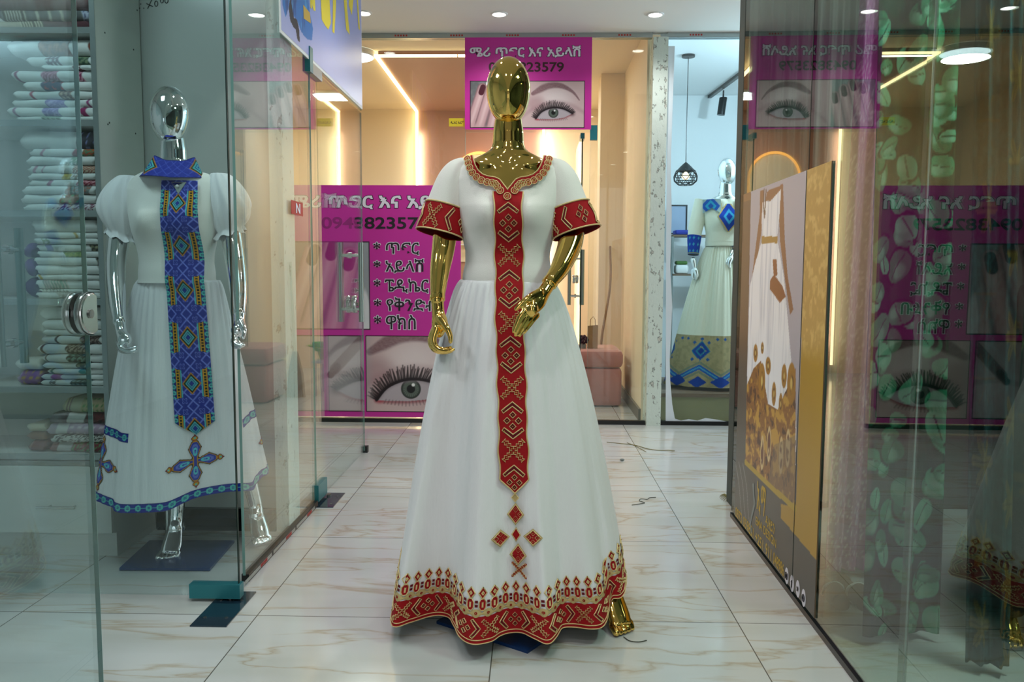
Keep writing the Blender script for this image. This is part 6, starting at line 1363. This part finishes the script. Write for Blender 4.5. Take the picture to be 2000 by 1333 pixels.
build(mb, 'wire_shade', 'black_metal', pn); mb = MB(); mb.lathe([(.006, .12), (.03, .10), (.06, .07), (.075, .045), (.072, .042), (.03, .085), (.001, .09)], (pc.x, YP, pc.z), 24); build(mb, 'top_cap', 'black_metal', pn)
build(MB().ball((pc.x, YP, pc.z+.005), .035), 'bulb', 'lamp_off', pn)
# track light
tk = thing('track_light', 'dark ceiling track with a cylinder spotlight in the boutique', 'spotlight', (1.7, 7.3, HS))
e1, e2 = at(1377, 196, HS-0.02, 2), at(1377, 196, HS-0.02, 2); A = Vector(at(1377, 196, HS-0.015, 2)); Bq = Vector(at(1450, 142, HS-0.015, 2)); dd = (Bq-A).normalized(); Bq = A+dd*1.3
mb = MB(); sd = dd.cross(Vector((0, 0, 1))); mb.obox((A+Bq)/2, dd*((Bq-A).length/2), sd*.018, (0, 0, .014)); build(mb, 'track', 'black_metal', tk, False)
hp = A.lerp(Bq, 0.42); hp = Vector(at(1413, 178, hp.y)); hp.z = HS-0.03
mb = MB(); mb.cyl(hp, hp-Vector((0, 0, .07)), .008); mb.tube([hp-Vector((0, 0, .07)), hp-Vector((0, 0, .075)), hp-Vector((.02, .0, .24))], [.036, .038, .038], 20); build(mb, 'spot_head', 'black_metal', tk)
# wall shelf with a framed screen
fr = thing('framed_mirror', 'dark framed picture standing at the back of the boutique', 'frame', (1.5, 8.6, 1.2))
f0, f1 = at(1310, 455, 8.5), at(1342, 402, 8.5); build(MB().box(f0.x, f1.x, 8.55, 8.57, f0.z, f1.z), 'picture', 'screen_grey', fr, False)
mb = MB(); w = .012; mb.box(f0.x-w, f1.x+w, 8.54, 8.575, f1.z, f1.z+w); mb.box(f0.x-w, f1.x+w, 8.54, 8.575, f0.z-w, f0.z); mb.box(f0.x-w, f0.x, 8.54, 8.575, f0.z, f1.z); mb.box(f1.x, f1.x+w, 8.54, 8.575, f0.z, f1.z); build(mb, 'frame', 'black_metal', fr, False)
rk = thing('side_cabinet', 'grey open cabinet with a few goods behind the boutique mannequin', 'cabinet', (1.5, 8.45, 0))
c0_, c1_ = at(1308, 470, 8.45), at(1345, 470, 8.45)
for z in (0.05, at(1320, 535, 8.4).z, f0.z-0.03): build(MB().box(c0_.x, c1_.x+0.25, 8.25, 8.5, z-.02, z), 'shelf_board', 'board_brown', rk, False)
for x in (c0_.x, c1_.x+0.25): build(MB().box(x-.01, x+.01, 8.25, 8.5, 0, f0.z-0.05), 'side_panel', 'ink_grey', rk, False)
zc_ = at(1320, 535, 8.4).z
o = build(rbox(c0_.x+.04, c0_.x+.17, 8.28, 8.42, zc_+.001, zc_+.09, .02), 'white_box', 'paper_white', None, True, (c0_.x+.1, 8.35, zc_)); tag(o, 'small white package on the boutique cabinet shelf', 'box')
o = build(rbox(c0_.x+.045, c0_.x+.16, 8.29, 8.41, zc_+.092, zc_+.13, .015), 'green_pouch', 'leaf', None, True, (c0_.x+.1, 8.35, zc_+.09)); tag(o, 'green pouch lying on the white package', 'pouch')
o = build(rbox(c0_.x+.03, c0_.x+.20, 8.28, 8.46, f0.z-.029, f0.z+.02, .015), 'purple_parcel', 'blue_cloth', None, True, (c0_.x+.1, 8.35, f0.z)); tag(o, 'violet parcel under the dark framed picture', 'box')
# protective film left on the boutique glass
D = Draw(lambda a, b, l: (a, YB-0.006-l, b)); 
def G_(l): return [tuple(at(x, y, YB-0.006))[0::2] for x, y in l]
D.mb.poly([(a, YB-0.0062, b) for a, b in G_([(1303, 90), (1318, 90), (1314, 200), (1310, 330), (1312, 420), (1309, 520), (1313, 600), (1308, 700), (1309, 745), (1313, 790), (1318, 818), (1330, 822), (1345, 819), (1362, 822), (1378, 817), (1400, 820), (1420, 824), (1432, 828), (1300, 828), (1301, 500)])])
fm = build(D.mb, 'protective_film', ['film'], None, False, G_([(1310, 500)])[0][0:1]+(YB, 0.1)); tag(fm, 'torn white protective film along the edge of the boutique glass', 'film')

# ================================================================== DARK FABRIC SHOP ON THE RIGHT
def drape(name, label, cat, top, bot, nu, nv, func, folds, amp, seed, group=None, thick=0.002):
    """hanging cloth between a top edge and a bottom edge (pairs of points), pushed into vertical folds"""
    rs = np.random.RandomState(seed); (a0, a1), (b0, b1) = [tuple(Vector(p) for p in e) for e in (top, bot)]; ph = rs.rand(4)*6.28
    P = np.zeros((nv+1, nu+1, 3)); nrm = (a1-a0).cross(b0-a0).normalized()
    for j in range(nv+1):
        v = j/nv
        for i in range(nu+1):
            u = i/nu; p = (b0.lerp(b1, u)).lerp(a0.lerp(a1, u), v); f = math.sin(2*PI*folds*u+ph[0]+0.8*math.sin(3*v+ph[1]))+0.45*math.sin(2*PI*folds*1.9*u+ph[2]+v); P[j, i] = p+nrm*amp*f*(0.75+0.35*(1-v))
    base = (b0+b1)/2
    o = grid_mesh(name, P, nu, nv, func, 'cloth_print', None, base); tag(o, label, cat, group)
    m = o.modifiers.new('cloth', 'SOLIDIFY'); m.thickness = thick; return o
def f_green(U, V):
    X, Z = U*0.30, V*2.8; rs = np.random.RandomState(17); C = fill(U, '#0d2a20'); C = lay(C, '#154834', sstep(0.45, 0.6, fnoise(X*20, Z*14, 41)))
    for i in range(150):
        cx, cz = rs.rand()*0.32-0.01, 2.8*(i+rs.rand())/150; a, b = 0.020+0.026*rs.rand(), 0.026+0.034*rs.rand(); t = rs.rand()*3.14; dx, dz = X-cx, Z-cz
        if True:
            m = (np.abs(dz) < 0.09); p, q = dx*math.cos(t)+dz*math.sin(t), -dx*math.sin(t)+dz*math.cos(t); d = np.hypot(p/a, q/b); C = lay(C, '#08201a', m*sstep(1.25, 1.12, d)*(p > -a*0.3)); C = lay(C, ('#3a9a72', '#2b8560', '#63b894')[i % 3], m*sstep(1.0, 0.93, d)); C = lay(C, '#9cd4b8', m*sstep(0.6, 0.3, np.hypot((p+a*0.3)/a, (q-b*0.2)/b))*0.6); C = lay(C, '#1c5f45', m*(np.abs(p-0.15*q) < 0.0022)*(d < 0.8))
    return C
YG = 2.52
drape('printed_fabric', 'green leaf printed fabric hanging to the floor behind the right glass', 'fabric', ((at(1695, 0, YG).x, YG-0.03, 2.80), (at(1872, 0, YG).x, YG+0.02, 2.80)), ((at(1680, 1290, YG-0.05).x, YG-0.06, 0.03), (at(1835, 1290, YG-0.05).x, YG-0.02, 0.03)), 120, 520, f_green, 2.3, 0.011, 2, 'fabrics hanging behind the right glass')
def f_pink(U, V):
    n = fnoise(U*34, V*120, 30); C = fill(U, '#b870a8'); C = lay(C, '#ecc4e0', sstep(0.05, 0.02, np.abs(n-0.5))*0.8); C = lay(C, '#7a3a6c', 0.5*sstep(0.4, 0.7, fnoise(U*5, V*3, 33))); return C
YK = 3.02
drape('lace_fabric', 'dusty pink lace fabric flaring to the floor behind the right glass', 'fabric', ((at(1690, 0, YK).x, YK, 2.80), (at(1790, 0, YK).x, YK, 2.80)), ((at(1606, 1090, YK).x, YK-0.06, 0.05), (at(1712, 1100, YK).x, YK+0.02, 0.03)), 70, 260, f_pink, 3.3, 0.018, 5, 'fabrics hanging behind the right glass')
def f_teal(U, V):
    X, Z = U*0.3, V*2.8; C = fill(U, '#173b3f'); n = fnoise(X*60, Z*60, 50); C = lay(C, '#2a5f62', sstep(0.5, 0.6, n)*0.6); cx, cz = (X/0.19) % 1-0.5, (Z/0.24+0.5*np.floor(X/0.19)) % 1-0.5; r = np.hypot(cx, cz*1.2); an = np.arctan2(cz, cx); leaf = r < 0.26+0.13*np.cos(6*an); C = lay(C, '#756838', (leaf & (vnoise(np.floor(X/0.19)+3, np.floor(Z/0.24), 60) > 0.35)).astype(float)); C = lay(C, '#54482a', (leaf & (np.abs(np.sin(3*an)) < 0.12)).astype(float)); return C
YT = 2.30
drape('brocade_fabric', 'dark teal brocade with gold leaves hanging right of the green fabric', 'fabric', ((at(1890, 0, YT).x, YT+.02, 2.80), (at(1972, 0, YT).x, YT, 2.80)), ((at(1885, 1300, YT).x, YT, 0.03), (at(1962, 1300, YT).x, YT-.03, 0.03)), 80, 420, f_teal, 2.4, 0.012, 7, 'fabrics hanging behind the right glass')
DX, DY = 1.60, 2.46
dm_ = thing('mannequin', 'dark clothed mannequin with a gold foot at the right edge behind glass', 'mannequin', (DX, DY, 0), 'mannequins')
build(foot_mesh((1.475, 2.44), (-0.25, -0.97), (1.53, 2.53, 0.34)), 'foot', 'gold', dm_, 'all'); build(foot_mesh((1.70, 2.46), (0.2, -0.97), (1.68, 2.55, 0.34)), 'foot', 'gold', dm_, 'all')
mb = MB(); limb(mb, [(1.505, 2.50, 0.13), (1.53, 2.53, 0.34), (1.56, 2.50, 0.6), (1.57, 2.47, 0.9)], [.048, .055, .06, .06], 20); limb(mb, [(1.69, 2.52, 0.13), (1.68, 2.55, 0.34), (1.65, 2.50, 0.6), (1.64, 2.47, 0.9)], [.048, .055, .06, .06], 20); build(mb, 'legging', 'black_lace', dm_, 'all')
mb = MB(); torso(mb, (DX, DY, 0), 0.9); build(mb, 'torso', 'gold', dm_, 'all'); mb = MB(); head(mb, (DX, DY-0.01, 0)); build(mb, 'head', 'gold', dm_, 'all')
dg = thing('gown', 'dark green and gold knee length gown on the right edge mannequin', 'dress', (DX, DY, 0.5))
S5 = Skirt((DX, DY), 0.135, 0.105, 1.12, [(DX+(0.205+0.012*math.sin(k*2.7))*math.cos(2*PI*k/20), DY+(0.15+0.012*math.sin(k*3.1))*math.sin(2*PI*k/20)) for k in range(20)], 0.50, 240, 90, 0.75, 21, 0.004)
G5 = np.concatenate([S5.G, S5.G[:, :1]], 1)
def f_dark(U, V): return f_teal(U*4+0.4, 1-V*0.3)*np.array((0.55, 0.5, 0.4))
grid_mesh('skirt', G5, G5.shape[1]-1, G5.shape[0]-1, f_dark, 'cloth_print', dg)
build(MB().loft([[(q[0], q[1], q[2]) for q in torso_ring((DX, DY, 0), z, 0.012, 60)] for z in np.arange(1.11, 1.52, 0.01)], False, False), 'bodice', 'dark_gown', dg, 'all')
build_r = MB(); build_r.cyl((1.0, 2.42, 2.815), (1.75, 2.42, 2.815), .012); 
hr_ = build(build_r, 'hanging_rail', 'black_metal', None, True, (1.3, 2.42, 2.815)); tag(hr_, 'black rail under the ceiling carrying the green fabric', 'rail')
def f_sheer(U, V): return lay(fill(U, '#7f8b88'), '#aab4b0', sstep(0.3, 0.8, vnoise(U*40, V*0.5, 70)))
sh = drape('sheer_curtain', 'pale sheer curtain at the far end of the dark right shop', 'curtain', ((0.99, 3.88, 2.84), (1.72, 3.88, 2.84)), ((0.99, 3.88, 0.05), (1.72, 3.88, 0.05)), 220, 10, f_sheer, 13, 0.016, 11)
for k, (x, y) in enumerate(((1622, 1150), (1668, 1152))):
    p = at(x, y, 0.03, 2); s_ = thing('slipper', 'brown slipper with a white rim near the pink lace, %s one' % ('left' if k == 0 else 'right'), 'shoe', (p.x, p.y, 0), 'pair of slippers')
    mb = MB(); limb(mb, [(p.x, p.y-.10, .018), (p.x, p.y, .02), (p.x, p.y+.10, .02)], [.03, .034, .028], 14, 6, (1.0, 0.5), (1, 0, 0)); build(mb, 'sole', 'brown_cloth', s_)
    mb = MB(); mb.tube(smooth_path([(p.x-.036, p.y-.02, .015), (p.x-.030, p.y-.03, .050), (p.x, p.y-.035, .066), (p.x+.030, p.y-.03, .050), (p.x+.036, p.y-.02, .015)], [.006]*5, 8)[0], .005, 10); build(mb, 'rim', 'paper_white', s_)
    mb = MB(); mb.loft([[(p.x+.036*math.cos(a), p.y+dy, .012+h*math.sin(a)) for a in np.linspace(0, PI, 12)] for dy, h in ((-.10, .02), (-.07, .042), (-.033, .06))], False, False, False); build(mb, 'upper', 'brown_cloth', s_, 'all')
# ================================================================== BITS ON THE FLOOR
def scrap(name, label, pts, r, m):
    P = [tuple(at(x, y, 0.0, 2)) for x, y in pts]; P = [(p[0], p[1], r+0.001) for p in P]; q, rr = smooth_path(P, [r]*len(P), 5); o = build(MB().tube(q, rr, 6), name, m, None, True, P[0]); return tag(o, label, 'thread', 'thread scraps on the floor')
scrap('thread_scrap', 'dark zigzag thread on the white floor right of the gown', [(1234, 988), (1259, 984), (1249, 980), (1252, 976), (1264, 977), (1268, 974), (1281, 973)], .0016, 'thread')
scrap('thread_scrap', 'dark curved thread beside the gold foot', [(1218, 1246), (1230, 1254), (1248, 1256), (1263, 1253)], .0014, 'thread')
scrap('dry_straw', 'long dry straw stalk lying near the salon threshold', [(1185, 865), (1215, 868), (1240, 871), (1275, 880), (1318, 882)], .0022, 'grass_dry')
scrap('dry_straw', 'short frayed straw stalk lying across the long one', [(1225, 866), (1242, 873), (1262, 884)], .0018, 'grass_dry')
p = at(1215, 901, 0, 2); o = build(MB().ball((p.x, p.y, .008), .014, .009, .008), 'pebble', 'ink_grey', None, True, (p.x, p.y, 0)); tag(o, 'small grey pebble on the floor right of the gown', 'pebble')
mb = MB(); p = at(1426, 974, 0, 2)
for i in range(9): a = 2.2+i*0.24; mb.tube([(p.x, p.y, .004), (p.x+.03*math.cos(a), p.y+.05*math.sin(a), .012), (p.x+.055*math.cos(a), p.y+.09*math.sin(a)-.02, .004)], [.002, .0018, .001], 5)
o = build(mb, 'grass_tuft', 'grass_dry', None, True, (p.x, p.y, 0)); tag(o, 'tuft of dry grass at the far foot of the right glass', 'grass')
